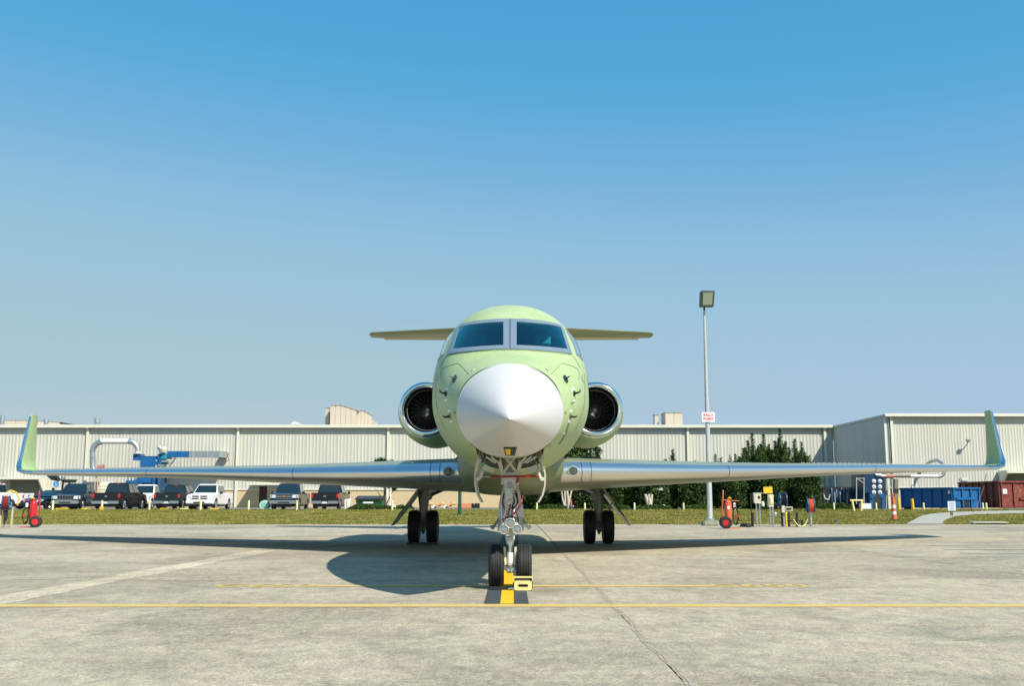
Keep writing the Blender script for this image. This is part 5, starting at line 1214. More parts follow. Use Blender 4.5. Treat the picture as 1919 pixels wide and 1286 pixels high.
# service pedestals
def U(px, py, Y=Yr): return P(px, py, Y)
def stand(px, label, cat='utility stand'):
    x = U(px, 988).x; return thing('utility_stand', (x, Yr, 0), label, cat)
t = stand(1418.5, 'cream electrical box on paired conduits, left of the yellow notice')
a, c = U(1411.5, 926), U(1425.5, 942); bx_ = MB().box((a.x, Yr-.12, c.z), (c.x, Yr+.1, a.z)).build('cabinet', m_cream, t, bevel=.015, seg=1)
MB().box((U(1419, 930).x, Yr-.135, U(0, 935).z), (U(1423, 930).x, Yr-.122, U(0, 930).z)).build('socket', m_black, bx_)
MB().hexa([(a.x+.02, Yr-.14, c.z-.04), (c.x-.02, Yr-.14, c.z-.04), (c.x-.02, Yr+.1, c.z-.01), (a.x+.02, Yr+.1, c.z-.01), (a.x+.02, Yr-.13, c.z-.001), (c.x-.02, Yr-.13, c.z-.001), (c.x-.02, Yr+.1, c.z-.001), (a.x+.02, Yr+.1, c.z-.001)]).build('cabinet_foot', m_cream, bx_)
for q in (1417, 1423): MB().tube([U(q, 942), U(q+.5, 955)+Vector((0, .0, 0)), (U(q+2, 989).x, Yr, 0)], .032, 8).build('conduit', m_steel, t)
MB().tube([(U(1408, 960).x, Yr, 0), (U(1407, 925).x, Yr, U(0, 925).z)], .022, 8).build('rod', m_black, t)
MB().tube([(U(1409.5, 960).x, Yr-.05, 0), (U(1409.5, 960).x, Yr-.05, U(0, 961).z), (U(1411, 960).x, Yr-.05, U(0, 963).z)], .045, 8).build('short_pipe', m_black, t)
MB().lathe([(.0, .0), (.07, .02), (.08, .12), (.05, .2), (.0, .22)], (U(1429.5, 950).x, Yr, U(0, 950).z), 'z', 12).build('socket_plug', m_lgrey, t)
t = stand(1443, 'tall narrow cream switch box under the yellow notice')
a, c = U(1438.5, 927), U(1449, 951); bx_ = MB().box((a.x, Yr-.12, c.z), (c.x, Yr+.1, a.z)).build('cabinet', m_cream, t, bevel=.015, seg=1)
MB().box((U(1441, 935).x, Yr-.15, U(0, 945).z), (U(1447, 935).x, Yr-.122, U(0, 931).z)).build('switch_cover', m_yelp, bx_); MB().box((U(1442.5, 935).x, Yr-.17, U(0, 942).z), (U(1445.5, 935).x, Yr-.152, U(0, 935).z)).build('switch', m_white2, bx_)
for q in (1443, 1448): MB().tube([U(q, 951), (U(q+1, 989).x, Yr, 0)], .034, 8).build('conduit', m_steel, t)
MB().tube([(U(1438, 935).x, Yr+.04, U(0, 968).z), (U(1473, 935).x, Yr+.04, U(0, 968).z)], .02, 8).build('cross_pipe', m_black, t)
MB().lathe([(.001, -.1), (.05, -.08), (.06, .06), (.03, .1)], (U(1452, 935).x, Yr, U(0, 965).z), 'z', 12).build('valve', m_steel, t)
MB().tube([(U(1412, 935).x, Yr+.06, U(0, 925).z), (U(1440, 935).x, Yr+.06, U(0, 925).z)], .02, 8).build('top_rail', m_grey, t)
a, c = U(1430.5, 913), U(1447.5, 925); t = MB().box((a.x, Yr-.02, c.z), (c.x, Yr, a.z)).build('notice_board', m_yel); tag(t, 'plain bright yellow notice board above the cream switch box', 'notice')
t = stand(1478, 'low tangle of pipes and yellow hose right of the switch box')
for q, top_, m_ in ((1472, 960, m_yel), (1477, 960, m_black), (1467.5, 968, m_steel), (1492, 961, m_black), (1501, 976, m_black)): MB().tube([(U(q, 935).x, Yr, 0), (U(q, 935).x, Yr, U(0, top_).z)], .035 if m_ is not m_black else .05, 8).build('pipe', m_, t)
MB().bar((U(1479, 935).x, Yr, U(0, 977).z), (U(1504, 935).x, Yr, U(0, 977).z), .04).build('cross_bar', m_black, t)
MB().box((U(1471, 935).x, Yr-.05, U(0, 958).z), (U(1484, 935).x, Yr+.05, U(0, 950).z)).build('valve_block', m_cream, t); MB().box((U(1472.5, 935).x, Yr-.07, U(0, 956).z), (U(1482, 935).x, Yr-.051, U(0, 952).z)).build('gauge_panel', m_black, t)
MB().box((U(1464, 935).x, Yr-.08, U(0, 961).z), (U(1469, 935).x, Yr+.05, U(0, 948).z)).build('hanging_tag', m_cream, t)
MB().tube([U(1468, 957), U(1474, 962), U(1480, 961), U(1484, 955)], .02, 8).build('hose_loop', m_cream, t)
MB().tube([(U(1484, 935).x, Yr-.1, .3), (U(1492, 935).x, Yr-.2, .03), (U(1500, 935).x, Yr-.1, .02), (U(1507, 935).x, Yr, .1), (U(1512, 935).x, Yr, .3)], .02, 8).build('yellow_hose', m_yelp, t)
t = MB(); 
for k in range(3): t.tube([(U(1392+math.cos(a)*(9-k), 935).x, Yr-.4+.5*math.sin(a)*(1-.2*k), .04+.04*k) for a in np.linspace(0, 2*PI, 24)], .03, 6)
tag(t.build('coiled_hose', m_rub), 'coil of black hose lying on the apron between extinguisher and service stand', 'hose')

# traffic cone, barrier, bollards, sign at the right
a = G(1676, 974, .08); cn = thing('traffic_cone', (a.x, a.y, gz(a.x, a.y)), 'tall slim orange and white banded cone standing on the grass', 'cone')
hh = [0, .35, .52, .73, .93, 1.17, 1.38, 1.75]; r_ = lambda z: .155-.095*z/1.75
rr_ = [(.24, 0), (.23, .35)]
for k, (z0, z1, m_) in enumerate(((0, .40, m_orange), (.40, .60, m_white2), (.60, .82, m_orange), (.82, 1.04, m_white2), (1.04, 1.26, m_orange), (1.26, 1.62, m_orange))):
    q = MB().lathe([(r_(z0)*1.1 if k == 0 else r_(z0), z0), (r_(z1), z1)], (0, 0, 0), 'z', 20); q.v = [(a_*.9, b__*.9, c_*.76) for a_, b__, c_ in q.v]; q.build('cone_band', m_, cn, local=True)
MB().tube([(0, 0, 1.23), (0, 0, 1.30), (.03, 0, 1.35), (.03, 0, 1.40)], .035, 10).build('cone_handle', m_orange, cn, local=True)
MB().box((-.19, -.19, -.04), (.19, .19, .05)).build('cone_base', m_black, cn, local=True)
def at_g(px, Y): x = P(px, 950, Y).x; return Vector((x, Y, gz(x, Y)))
a, c = at_g(1599.5, 70), at_g(1615, 70); b3 = thing('barrier', ((a.x+c.x)/2, 70, a.z), 'pale yellow pipe goalpost barrier in the grass before the dust collector', 'barrier')
za, zt = a.z, P(1605, 939, 70).z
MB().tube([(a.x+.05, 70, za-.1), (a.x-.08, 70, zt)], .075, 12).build('leg', m_yelp, b3); MB().tube([(c.x-.05, 70, za-.1), (c.x+.0, 70, zt)], .075, 12).build('leg', m_yelp, b3); MB().tube([(a.x-.2, 70, zt+.02), (c.x+.1, 70, zt+.02)], .06, 12).build('crossbar', m_yelp, b3)
for px, tp, lb in ((1685, 935, 'bright yellow bollard left of the blue skip, nearest the tan wall'), (1711, 935, 'bright yellow bollard leaning against the left end of the blue skip')):
    b_ = at_g(px, 73); tag(MB().tube([(b_.x, 73, b_.z-.05), (b_.x-.04, 73, P(px, tp, 73).z)], .10, 14).build('bollard', m_yel), lb, 'bollard', 'bright yellow bollards by the skip')
a = at_g(1783.5, 60); a.z = gz(a.x, 60); sg = thing('information_sign', a, 'small white notice on a short brown post where the walk bends', 'sign')
z0, z1 = P(0, 958, 60).z, P(0, 940, 60).z; x0, x1 = P(1776, 950, 60).x, P(1790.5, 950, 60).x
MB().box((x0, 59.97, z0), (x1, 60, z1)).build('sign_plate', mat('notice_white', (.66, .72, .78), .5), sg, bevel=.006, seg=1)
for i, w_ in enumerate((.22, .34, .28, .34, .18, .30, .24)): MB().box(((x0+x1)/2-w_/2, 59.962, z1-.075-.072*i), ((x0+x1)/2+w_/2, 59.966, z1-.05-.072*i)).build('print_line', mat('notice_ink', (.30, .36, .44), .6), sg)
MB().box(((x0+x1)/2-.06, 60.0, a.z-.05), ((x0+x1)/2+.06, 60.1, z0+.1)).build('sign_post', mat('brown_post', (.14, .10, .06), .8), sg)
a = G(1568, 985, .01); a = Vector((P(1568, 985, 49).x, 49, gz(22, 49)))
o = MB().hexa([(a.x-.12, 48.9, a.z), (a.x+.12, 48.9, a.z), (a.x+.12, 49.2, a.z), (a.x-.12, 49.2, a.z), (a.x+.0, 48.95, a.z+.2), (a.x+.13, 48.95, a.z+.13), (a.x+.13, 49.1, a.z+.13), (a.x+.0, 49.1, a.z+.2)]).build('ground_light', m_black, bevel=.02); tag(o, 'small black ground light in the grass left of the tall cone', 'ground light')
a = G(1850, 981, .05); o = MB().hexa([(a.x-.8, a.y-.4, a.z), (a.x+.8, a.y-.5, a.z), (a.x+.9, a.y+.3, a.z+.02), (a.x-.8, a.y+.4, a.z+.02), (a.x-.75, a.y-.36, a.z+.06), (a.x+.75, a.y-.46, a.z+.06), (a.x+.85, a.y+.25, a.z+.08), (a.x-.75, a.y+.35, a.z+.08)]).build('drain_slab', mat('old_concrete', (.33, .32, .24), .9, var=.15), bevel=.02); tag(o, 'pale concrete drain slab lying in the grass below the red skip', 'drain cover')
# cable slung from the right wing tip to the grass
c = P(1855, 888, 66); g_ = at_g(1822, 66)
pts = [P(1858, 886, 84), P(1845, 910, 78), P(1836, 935, 72), P(1828, 958, 66), Vector((P(1822, 968, 62).x, 62, gz(40, 62)+.03))]
tag(MB().tube(pts, .012, 6).build('hanging_cable', mat('red_cable', (.38, .13, .10), .6)), 'thin red cable sloping from the annex wall down to the grass beside the skips', 'cable')

# skips
def skip(x0, x1, y, dep, h, m, label, flare=.12, z0=ZP, marks=None, ribs=4, side=False):
    t = thing('skip', ((x0+x1)/2, y, z0), label, 'skip'); B = lambda mb, n, mm, par=t, **k: mb.build(n, mm, par, **k)
    mb = MB(); th = .06
    mb.hexa([(x0, y, z0+.18), (x1, y, z0+.18), (x1, y+th, z0+.18), (x0, y+th, z0+.18), (x0-.0, y-flare, z0+h), (x1, y-flare, z0+h), (x1, y-flare+th, z0+h), (x0, y-flare+th, z0+h)]); B(mb, 'front_wall', m)
    mb = MB(); mb.box((x0, y+dep, z0+.18), (x1, y+dep+th, z0+h)); B(mb, 'back_wall', m)
    for xx in (x0, x1-th): B(MB().hexa([(xx, y+th, z0+.18), (xx+th, y+th, z0+.18), (xx+th, y+dep, z0+.18), (xx, y+dep, z0+.18), (xx, y-flare+th, z0+h), (xx+th, y-flare+th, z0+h), (xx+th, y+dep, z0+h), (xx, y+dep, z0+h)]), 'end_wall', m)
    B(MB().box((x0+th, y+th, z0+.18), (x1-th, y+dep, z0+.26)), 'floor', m)
    B(MB().hexa([(x0-.05, y-flare-.05, z0+h), (x1+.05, y-flare-.05, z0+h), (x1+.05, y-flare+.1, z0+h), (x0-.05, y-flare+.1, z0+h), (x0-.05, y-flare-.05, z0+h+.1), (x1+.05, y-flare-.05, z0+h+.1), (x1+.05, y-flare+.1, z0+h+.1), (x0-.05, y-flare+.1, z0+h+.1)]), 'top_rail', m)
    B(MB().box((x0-.06, y-.08, z0+.06), (x1+.06, y+dep, z0+.18)), 'skid', m)
    for k in range(ribs+1):
        x = x0+(x1-x0-.14)*k/ribs; B(MB().hexa([(x, y-.09, z0+.18), (x+.12, y-.09, z0+.18), (x+.12, y-.001, z0+.18), (x, y-.001, z0+.18), (x, y-flare-.10, z0+h), (x+.12, y-flare-.10, z0+h), (x+.12, y-flare-.001, z0+h), (x, y-flare-.001, z0+h)]), 'rib', m)
    for xx in (x0+.3, x1-.6): B(MB().cyl((xx, y-.12, z0+.1), (xx+.3, y-.12, z0+.1), .11, 12), 'roller', m_black)
    return t
Yk = 76.0; K = lambda px: P(px, 940, Yk).x
# blue skip: long dark flank turned towards us and a bright end
sk = thing('skip', (K(1770), Yk, ZP), 'bright blue open-top skip with a pale sticker, right of the yellow bollards', 'skip', 'open-top skips')
def quadwall(name, a, b_, h, m, th, par, z0=ZP, lean=(0, 0)):
    a, b_ = Vector((*a, z0)), Vector((*b_, z0)); n = (b_-a).cross(Vector((0, 0, 1))).normalized()*th; u = Vector((lean[0], lean[1], h))
    return MB().hexa([a+Vector((0,0,.16)), b_+Vector((0,0,.16)), b_-n+Vector((0,0,.16)), a-n+Vector((0,0,.16)), a+u, b_+u, b_-n+u, a-n+u]).build(name, m, par)
def bigskip(par, A, B_, C_, h, m, m2, ribs_f, ribs_e, pocket=True):
    # A-B long flank, B-C the end facing the sun, fourth corner closes it
    A, B_, C_ = Vector(A), Vector(B_), Vector(C_); D = A + (C_-B_)
    for nme, p, q in (('side_wall', A, B_), ('end_wall', B_, C_), ('side_wall', C_, D), ('end_wall', D, A)): quadwall(nme, (p.x, p.y), (q.x, q.y), h, m, .06, par)
    MB().prism([(p.x, p.y, ZP+.16) for p in (A, B_, C_, D)], (0, 0, .06)).build('floor', m, par)
    for p, q, n_ in ((A, B_, ribs_f), (B_, C_, ribs_e)):
        d = (q-p); L_ = d.length; d.normalize(); out = Vector((d.y, -d.x))
        for k in range(n_+1):
            c = p + d*(L_-.12)*k/n_; v = [c+out*.002, c+d*.12+out*.002, c+d*.12+out*.10, c+out*.10]
            MB().prism([(w.x, w.y, ZP+.14) for w in v], (0, 0, h-.14)).build('rib', m, par)
        v = [p-d*.05+out*.0, q+d*.05+out*.0, q+d*.05+out*.13, p-d*.05+out*.13]; MB().prism([(w.x, w.y, ZP+h) for w in v], (0, 0, .11)).build('top_rail', m, par)
    for p, q in ((C_, D), (D, A)):
        d = (q-p).normalized(); out = Vector((d.y, -d.x)); v = [p, q, q+out*.1, p+out*.1]; MB().prism([(w.x, w.y, ZP+h) for w in v], (0, 0, .11)).build('top_rail', m, par)
    d = (C_-B_); L_ = d.length; d.normalize(); out = Vector((d.y, -d.x)); mid = B_+d*L_*.45
    v = [mid-d*.9, mid+d*.9, mid+d*.9+out*.12, mid-d*.9+out*.12]; MB().prism([(w.x, w.y, ZP+.75) for w in v], (0, 0, .14)).build('cross_rail', m, par)
    v = [mid-d*.45+out*.003, mid+d*.35+out*.003, mid+d*.35+out*.02, mid-d*.45+out*.02]; MB().prism([(w.x, w.y, ZP+.2) for w in v], (0, 0, .5)).build('hook_pocket', m_black, par)
    return out
A, B_, C_ = (K(1714), 78.5), (P(1786, 940, 74.2).x, 74.2), (P(1836, 940, 75.2).x, 75.2)
out = bigskip(sk, A, B_, C_, 1.52, m_blue, m_blue, 5, 3)
c = Vector(A).lerp(Vector(B_), .94); MB().cbox((c.x, c.y-.14, ZP+1.30), (.26, .02, .24)).build('sticker', m_white2, sk)
sk2 = thing('skip', (P(1860, 940, 80).x, 80, ZP), 'large rust red open-top skip at the right edge behind the blue skip', 'skip', 'open-top skips')
A, B_, C_ = (P(1800, 940, 82).x, 82), (P(1876, 940, 76).x, 76), (P(1990, 940, 78).x, 78)
bigskip(sk2, A, B_, C_, 2.0, m_rust, m_rust, 6, 5)
d = (Vector(C_)-Vector(B_)).normalized(); c = Vector(B_)+d*.35; MB().cbox((c.x, c.y-.03, ZP+1.35), (.40, .015, .36)).build('sticker', m_white2, sk2)
random.seed(8); q = MB(); c0 = Vector(B_)+d*1.55
for k in range(26): a = random.uniform(0, 2*PI); r = .42*random.random()**.5; q.cbox((c0.x+r*math.cos(a), c0.y-.02+d.y*r*math.cos(a), ZP+1.25+r*math.sin(a)), (random.uniform(.04, .12), .012, random.uniform(.02, .06)))
q.build('faded_painted_emblem', mat('faded_emblem', (.50, .20, .10), .7), sk2)
o = MB().cbox((P(1812, 905, 80).x, 80.5, ZP+2.25), (.7, .5, .35)).build('debris', m_lgrey, bevel=.1); tag(o, 'pale lump of scrap sticking out over the red skip rim', 'debris')
o = MB().bar((P(1834, 912, 80).x, 79, ZP+1.9), (P(1838, 898, 80).x, 79, ZP+2.7), .06).build('scrap_rod', m_grey); tag(o, 'thin grey scrap rod sticking up out of the red skip', 'debris')
# green dumpster
Yd = 79.0; x0, x1 = P(667, 940, Yd).x, P(717, 940, Yd).x
gd = thing('dumpster', ((x0+x1)/2, Yd, ZP), 'dark green lidded dumpster with a white strip behind the low hedge', 'dumpster'); m_dg = mat('dumpster_green', (.02, .12, .05), .5, var=.15)
zt = P(0, 937, Yd).z
MB().hexa([(x0+.1, Yd, ZP+.1), (x1, Yd, ZP+.1), (x1, Yd+1.5, ZP+.1), (x0-.1, Yd+1.5, ZP+.1), (x0, Yd-.15, zt), (x1, Yd-.15, zt), (x1, Yd+1.5, zt), (x0-.1, Yd+1.5, zt)]).build('body', m_dg, gd, bevel=.02, seg=1)
MB().hexa([(x0-.06, Yd-.25, zt+.003), (x1+.05, Yd-.25, zt+.003), (x1+.05, Yd+1.5, zt+.003), (x0-.06, Yd+1.5, zt+.003), (x0-.06, Yd-.25, zt+.07), (x1+.05, Yd-.25, zt+.07), (x1+.05, Yd+1.5, zt+.3), (x0-.06, Yd+1.5, zt+.3)]).build('lid', m_black, gd)
MB().hexa([(x0-.35, Yd+.1, ZP+.1), (x0+.02, Yd+.1, ZP+.1), (x0+.02, Yd+1.3, ZP+.1), (x0-.35, Yd+1.3, ZP+.1), (x0-.06, Yd, zt-.35), (x0, Yd, zt-.35), (x0, Yd+1.3, zt-.35), (x0-.06, Yd+1.3, zt-.35)]).build('side_pocket', m_dg, gd)
MB().box((P(681, 935, Yd).x, Yd-.175, P(0, 944, Yd).z), (P(700, 935, Yd).x, Yd-.152, P(0, 941, Yd).z)).build('label_strip', m_white2, gd)
for q in (670, 714): MB().box((P(q-1.4, 935, Yd).x, Yd-.175, P(0, 939.4, Yd).z), (P(q+1.4, 935, Yd).x, Yd-.152, P(0, 937.8, Yd).z)).build('reflector', m_yel, gd)
# white post with arm and cabinet behind the hedge
a = P(731.5, 955, 75); lp2 = thing('yard_post', (a.x, 75, ZP), 'thin white post beside the young tree right of the green dumpster', 'post')
MB().tube([(a.x, 75, ZP-.1), (a.x, 75, P(0, 890, 75).z)], .055, 10).build('pole', m_white2, lp2); MB().tube([(a.x-.03, 74.95, ZP-.1), (a.x-.05, 74.95, ZP+.5)], .09, 10).build('sleeve', m_white2, lp2)
a = P(738.5, 950, 74.6); o = MB().box((a.x-.13, 74.5, ZP+.0), (a.x+.13, 74.7, P(0, 947, 74.6).z)).build('meter_cabinet', m_white2, bevel=.02); tag(o, 'small white cabinet at the foot of the thin white post', 'cabinet')
a = P(651, 950, 75); o = thing('waste_bin', (a.x, 75, ZP), 'upright white bin with a torn top edge beside the black pickup', 'bin')
MB().hexa([(a.x-.17, 74.8, ZP-.2), (a.x+.17, 74.8, ZP-.2), (a.x+.17, 75.2, ZP-.2), (a.x-.17, 75.2, ZP-.2), (a.x-.19, 74.75, ZP+.75), (a.x+.25, 74.75, ZP+.85), (a.x+.23, 75.2, ZP+.85), (a.x-.19, 75.2, ZP+.75)]).build('bin_body', mat('bin_white', (.78, .76, .72), .6), o, bevel=.02, seg=1)
MB().hexa([(a.x-.03, 74.77, ZP-.15), (a.x+.02, 74.77, ZP-.15), (a.x+.02, 74.79, ZP-.15), (a.x-.03, 74.79, ZP-.15), (a.x-.04, 74.72, ZP+.7), (a.x+.03, 74.72, ZP+.74), (a.x+.03, 74.745, ZP+.74), (a.x-.04, 74.745, ZP+.7)]).build('bin_rib', m_cream, o)
a = P(496, 949, 78); o = thing('hose_cart', (a.x, 78, ZP), 'pale green round-topped bin left of the navy pickup', 'bin')
MB().lathe([(.34, -.25), (.36, 0), (.34, .25)], (0, 0, .36), 'y', 20, True).build('drum', mat('pale_green', (.45, .62, .50), .5), o, local=True); MB().lathe([(.2, -.27), (.22, -.25)], (0, 0, .36), 'y', 16, True).build('hub', mat('mint_hub', (.2, .5, .42), .5), o, local=True)
# green post near the nose, low orange and dark items by the wall
a = P(861.5, 965, 62); o = MB().tube([(a.x, 62, gz(a.x, 62)-.1), (a.x, 62, 2.6)], .10, 12).build('green_post', mat('dark_green_paint', (.01, .08, .05), .5)); tag(o, 'dark green round post standing in the verge left of the nose gear', 'post')
a = P(886, 951, 92); o = thing('crate_box', (a.x, 92, ZP), 'dark crate with a split front standing against the tan wall', 'crate')
zt = P(0, 944, 92).z
for q, w_ in ((-.62, .28), (-.31, .28), (.0, .28), (.31, .28)): MB().box((q, 0, 0), (q+w_, 1.0, zt-ZP)).build('panel', m_dark, o, local=True)
MB().box((.1, -.02, .3), (.14, 0, 1.0)).build('strap', m_cream, o, local=True)
a = P(870, 955, 91); o = MB().box((a.x-.6, 91, ZP), (a.x+.6, 91.6, ZP+.42)).build('orange_pallet_box', mat('salmon', (.62, .24, .12), .6), bevel=.03); tag(o, 'low salmon pink box on the ground left of the dark crate', 'box')
random.seed(2); o = thing('stacked_pipes', (P(822, 955, 91).x, 91, ZP), 'heap of pale orange and white pipes by the tan wall behind the left main gear', 'pipe stack')
for k in range(9): MB().cyl((-1.5+.33*k, 0, .12+.13*(k % 3)), (-1.3+.33*k, .9, .14+.13*(k % 3)), .13, 10).build('pipe', mat('pale_orange', (.72, .40, .16), .6) if k % 3 else m_white2, o, local=True)
# ornament by the pale trunks
a = P(1070, 955, 78); o = thing('garden_ornament', (a.x, 78, ZP), 'small figure-like ornament with red pointed top beside the pale tree trunks', 'ornament')
MB().lathe([(.001, 0), (.14, .02), (.17, .2), (.14, .34), (.08, .4)], (0, 0, 0), 'z', 16).build('body', mat('purple_paint', (.10, .03, .09), .5), o, local=True); MB().lathe([(.11, .37), (.09, .5), (.04, .72), (.001, .76)], (0, 0, 0), 'z', 16).build('pointed_top', mat('pink_red', (.42, .07, .07), .5), o, local=True)
for q in (-1, 1): MB().cbox((q*.18, -.05, .28), (.08, .07, .08)).build('side_knob', m_lgrey, o, local=True)

# ---- left dust collection plant at the wall
Yc = 97.0; C = lambda px, py, Y=Yc: P(px, py, Y)
dc = thing('duct_loop', (C(170, 890).x, Yc, 3.4), 'galvanised duct loop arching over with a white straight top section', 'duct')
r = M(5.3, Yc)
def arc(c, R_, a0, a1, n=7): return [Vector((c.x+R_*math.cos(R(a0+(a1-a0)*k/(n-1))), c.y, c.z+R_*math.sin(R(a0+(a1-a0)*k/(n-1))))) for k in range(n)]
cA = C(191, 846); R1 = M(17.5, Yc); MB().tube(arc(cA, R1, 180, 90, 6), r, 16).build('elbow', m_steel, dc, sharp=20)
MB().tube([C(173.5, 846), C(173.5, 862)], r*.97, 16).build('straight_duct', m_steel, dc); MB().tube([C(173.5, 862.5), C(173.5, 872), C(176, 884), C(184, 892)], r*1.03, 16).build('elbow', m_steel, dc, sharp=20)
for py in (845, 858, 862): MB().tube([C(173.5, py), C(173.5, py+.8)], r*1.1, 16).build('flange', m_steel, dc)
MB().tube([C(190, 827.5), C(241, 827.5)], r*.98, 18).build('white_duct', m_white2, dc)
cB = C(240, 846); MB().tube(arc(cB, R1+M(1, Yc), 90, 0, 6), r, 16).build('elbow', m_steel, dc, sharp=20); MB().tube([C(258, 846), C(258, 851)], r*1.08, 16).build('collar', m_lgrey, dc)
o = MB().tube([C(184, 878, Yc-1), C(195, 876, Yc-1)], M(5.5, Yc), 14).build('fan_housing', mat('salmon_red', (.42, .16, .12), .6), None); tag(o, 'reddish round fan housing at the lower left of the duct loop', 'fan')
MB().box(C(249, 863), C(263, 851)+Vector((0, 1.2, 0))).build('duct_boot', m_blue, dc)
du = thing('dust_collector', (C(280, 930).x, Yc, ZP), 'blue dust collector tower with hopper and braced legs at the hangar wall', 'dust collector')
MB().box(C(262, 877), C(292, 856)+Vector((0, 2.0, 0))).build('housing', m_blue, du, bevel=.03); MB().box(C(261, 857), C(293, 855.2)+Vector((0, 2.1, 0))).build('top_flange', m_blue, du)
MB().box(C(266, 880), C(282, 877.2)+Vector((0, 1.9, 0))).build('seal_plate', m_white2, du)
MB().box(C(291.5, 876), C(293.5, 862)+Vector((0, .2, 0))).build('ladder', m_white2, du)
MB().box(C(294, 884), C(302, 851)+Vector((0, 1.6, 0))).build('riser', m_blue, du); MB().box(C(302.2, 860), C(313, 850)+Vector((0, 1.6, 0))).build('valve_housing', mat('teal_paint', (.01, .26, .34), .4), du)
MB().tube([C(304, 850), C(302, 843), C(299, 838)], .25, 10).build('actuator', m_steel, du); MB().lathe([(.0, -.1), (.3, 0), (.34, .3), (.2, .5), (.0, .55)], C(307, 848), 'z', 14).build('motor', m_cream, du)
for k in range(5): MB().cbox(C(305+random.uniform(-3, 5), 865+k*4), (.5, .5, .18)).build('control_box', m_blued if k % 2 else m_steel, du)
MB().box(C(264, 905), C(284, 880.2)+Vector((0, 1.8, 0))).build('lower_housing', m_blue, du)
a, b_ = C(265, 905), C(284, 905); MB().hexa([(a.x+.45, Yc+.5, C(0, 925).z), (b_.x-.45, Yc+.5, C(0, 925).z), (b_.x-.45, Yc+1.2, C(0, 925).z), (a.x+.45, Yc+1.2, C(0, 925).z), (a.x, Yc, a.z), (b_.x, Yc, a.z), (b_.x, Yc+1.8, a.z), (a.x, Yc+1.8, a.z)]).build('hopper', m_blued, du)
for px in (260, 286, 297):
    for dy in (0, 1.7): MB().box((C(px, 935).x-.10, Yc+dy, ZP), (C(px, 935).x+.10, Yc+dy+.15, C(0, 878).z)).build('leg', m_blue, du)
for a, b_ in (((260, 945), (272, 920)), ((286, 945), (274, 920)), ((286, 940), (297, 915)), ((297, 940), (287, 915)), ((298, 860), (288, 878))): MB().bar(C(*a)-Vector((0, .12, 0)), C(*b_)-Vector((0, .12, 0)), .12).build('brace', m_blue, du)
MB().box(C(239, 906)-Vector((0, .5, 0)), C(262, 901)+Vector((0, 1.0, 0))).build('platform', m_blue, du)
for px in (240, 246, 252, 258): MB().bar(C(px, 901), C(px, 886), .07).build('rail_post', m_blue, du)
MB().bar(C(239, 888), C(262, 888), .07).build('handrail', m_blue, du)
rd = thing('rectangular_duct', (C(360, 853).x, Yc, C(0, 853).z), 'long rectangular duct, blue at its left end then galvanised, along the wall', 'duct')
MB().box(C(313.2, 857), C(332, 846)+Vector((0, 1.3, 0))).build('blue_section', m_blue, rd); MB().box(C(332.3, 857), C(353, 846)+Vector((0, 1.3, 0))).build('blue_section', m_blue, rd)
MB().box(C(353.5, 857.2), C(386, 845.8)+Vector((0, 1.3, 0))).build('galvanised_section', m_steel, rd)
mb = MB(); a = C(386.3, 857.2); b_ = C(411, 845.8); mb.box(a, b_+Vector((0, 1.3, 0))); mb.build('galvanised_section', m_steel, rd)
mb = MB(); mb.prism([(C(411.2, 851).x, Yc, a.z), (C(417, 851).x, Yc+.15, a.z), (C(420, 851).x, Yc+1.2, a.z), (P(426, 851, YB).x, YB-.05, a.z), (P(414, 851, YB).x, YB-.05, a.z)], (0, 0, b_.z-a.z)); mb.build('wall_elbow', m_steel, rd)
for px in (362, 388): MB().box(C(px-.5, 858), C(px+.5, 845)+Vector((0, -.05, 0))).build('flange', m_lgrey, rd)
MB().bar(C(326, 858)+Vector((0, .5, 0)), C(312, 877)+Vector((0, .5, 0)), .12).build('strut', m_steel, rd); MB().bar(C(362, 857.5), C(362, 864), .05).build('hanger', m_grey, rd)
# dark hopper stand and blue accessibility sign on the left
hp = thing('hopper_stand', (C(120, 940, 94).x, 94, ZP), 'dark steel hopper stand with open legs behind the dark blue pickup', 'hopper'); Hh = lambda px, py: P(px, py, 94)
MB().hexa([Hh(117, 905), Hh(131, 905), Hh(131, 905)+Vector((0, 1.2, 0)), Hh(117, 905)+Vector((0, 1.2, 0)), Hh(113, 899), Hh(134, 899), Hh(134, 899)+Vector((0, 1.4, 0)), Hh(113, 899)+Vector((0, 1.4, 0))]).build('tank', m_black, hp)
MB().lathe([(.001, 0), (.15, .02), (.2, .2), (.12, .45), (.001, .46)], Hh(119, 900)+Vector((0, -.1, 0)), 'z', 14).build('blower', m_steel, hp)
for a, b_ in (((114, 945), (118, 905)), ((133, 945), (130, 905)), ((114, 940), (130, 915)), ((107, 945), (100, 915)), ((97, 945), (99, 915))): MB().bar(Hh(*a), Hh(*b_), .13).build('leg', m_black, hp)
MB().hexa([Hh(96, 900), Hh(110, 903), Hh(112, 900)+Vector((0, .3, 0)), Hh(98, 897)+Vector((0, .3, 0)), Hh(86, 891), Hh(104, 889), Hh(104, 889)+Vector((0, .4, 0)), Hh(86, 891)+Vector((0, .4, 0))]).build('chute', m_black, hp)
c = P(105, 908, 90); asg = thing('accessible_parking_sign', (c.x, 90, ZP), 'blue eight-sided accessible parking sign on a thin post', 'sign')
MB().lathe([(.001, -.01), (.26, -.01), (.26, .02), (.001, .02)], c, 'y', 8).build('sign_face', mat('sign_blue', (.02, .22, .62), .5), asg); MB().tube([(c.x, 90.06, ZP), (c.x, 90.06, c.z)], .03, 8).build('post', m_steel, asg)
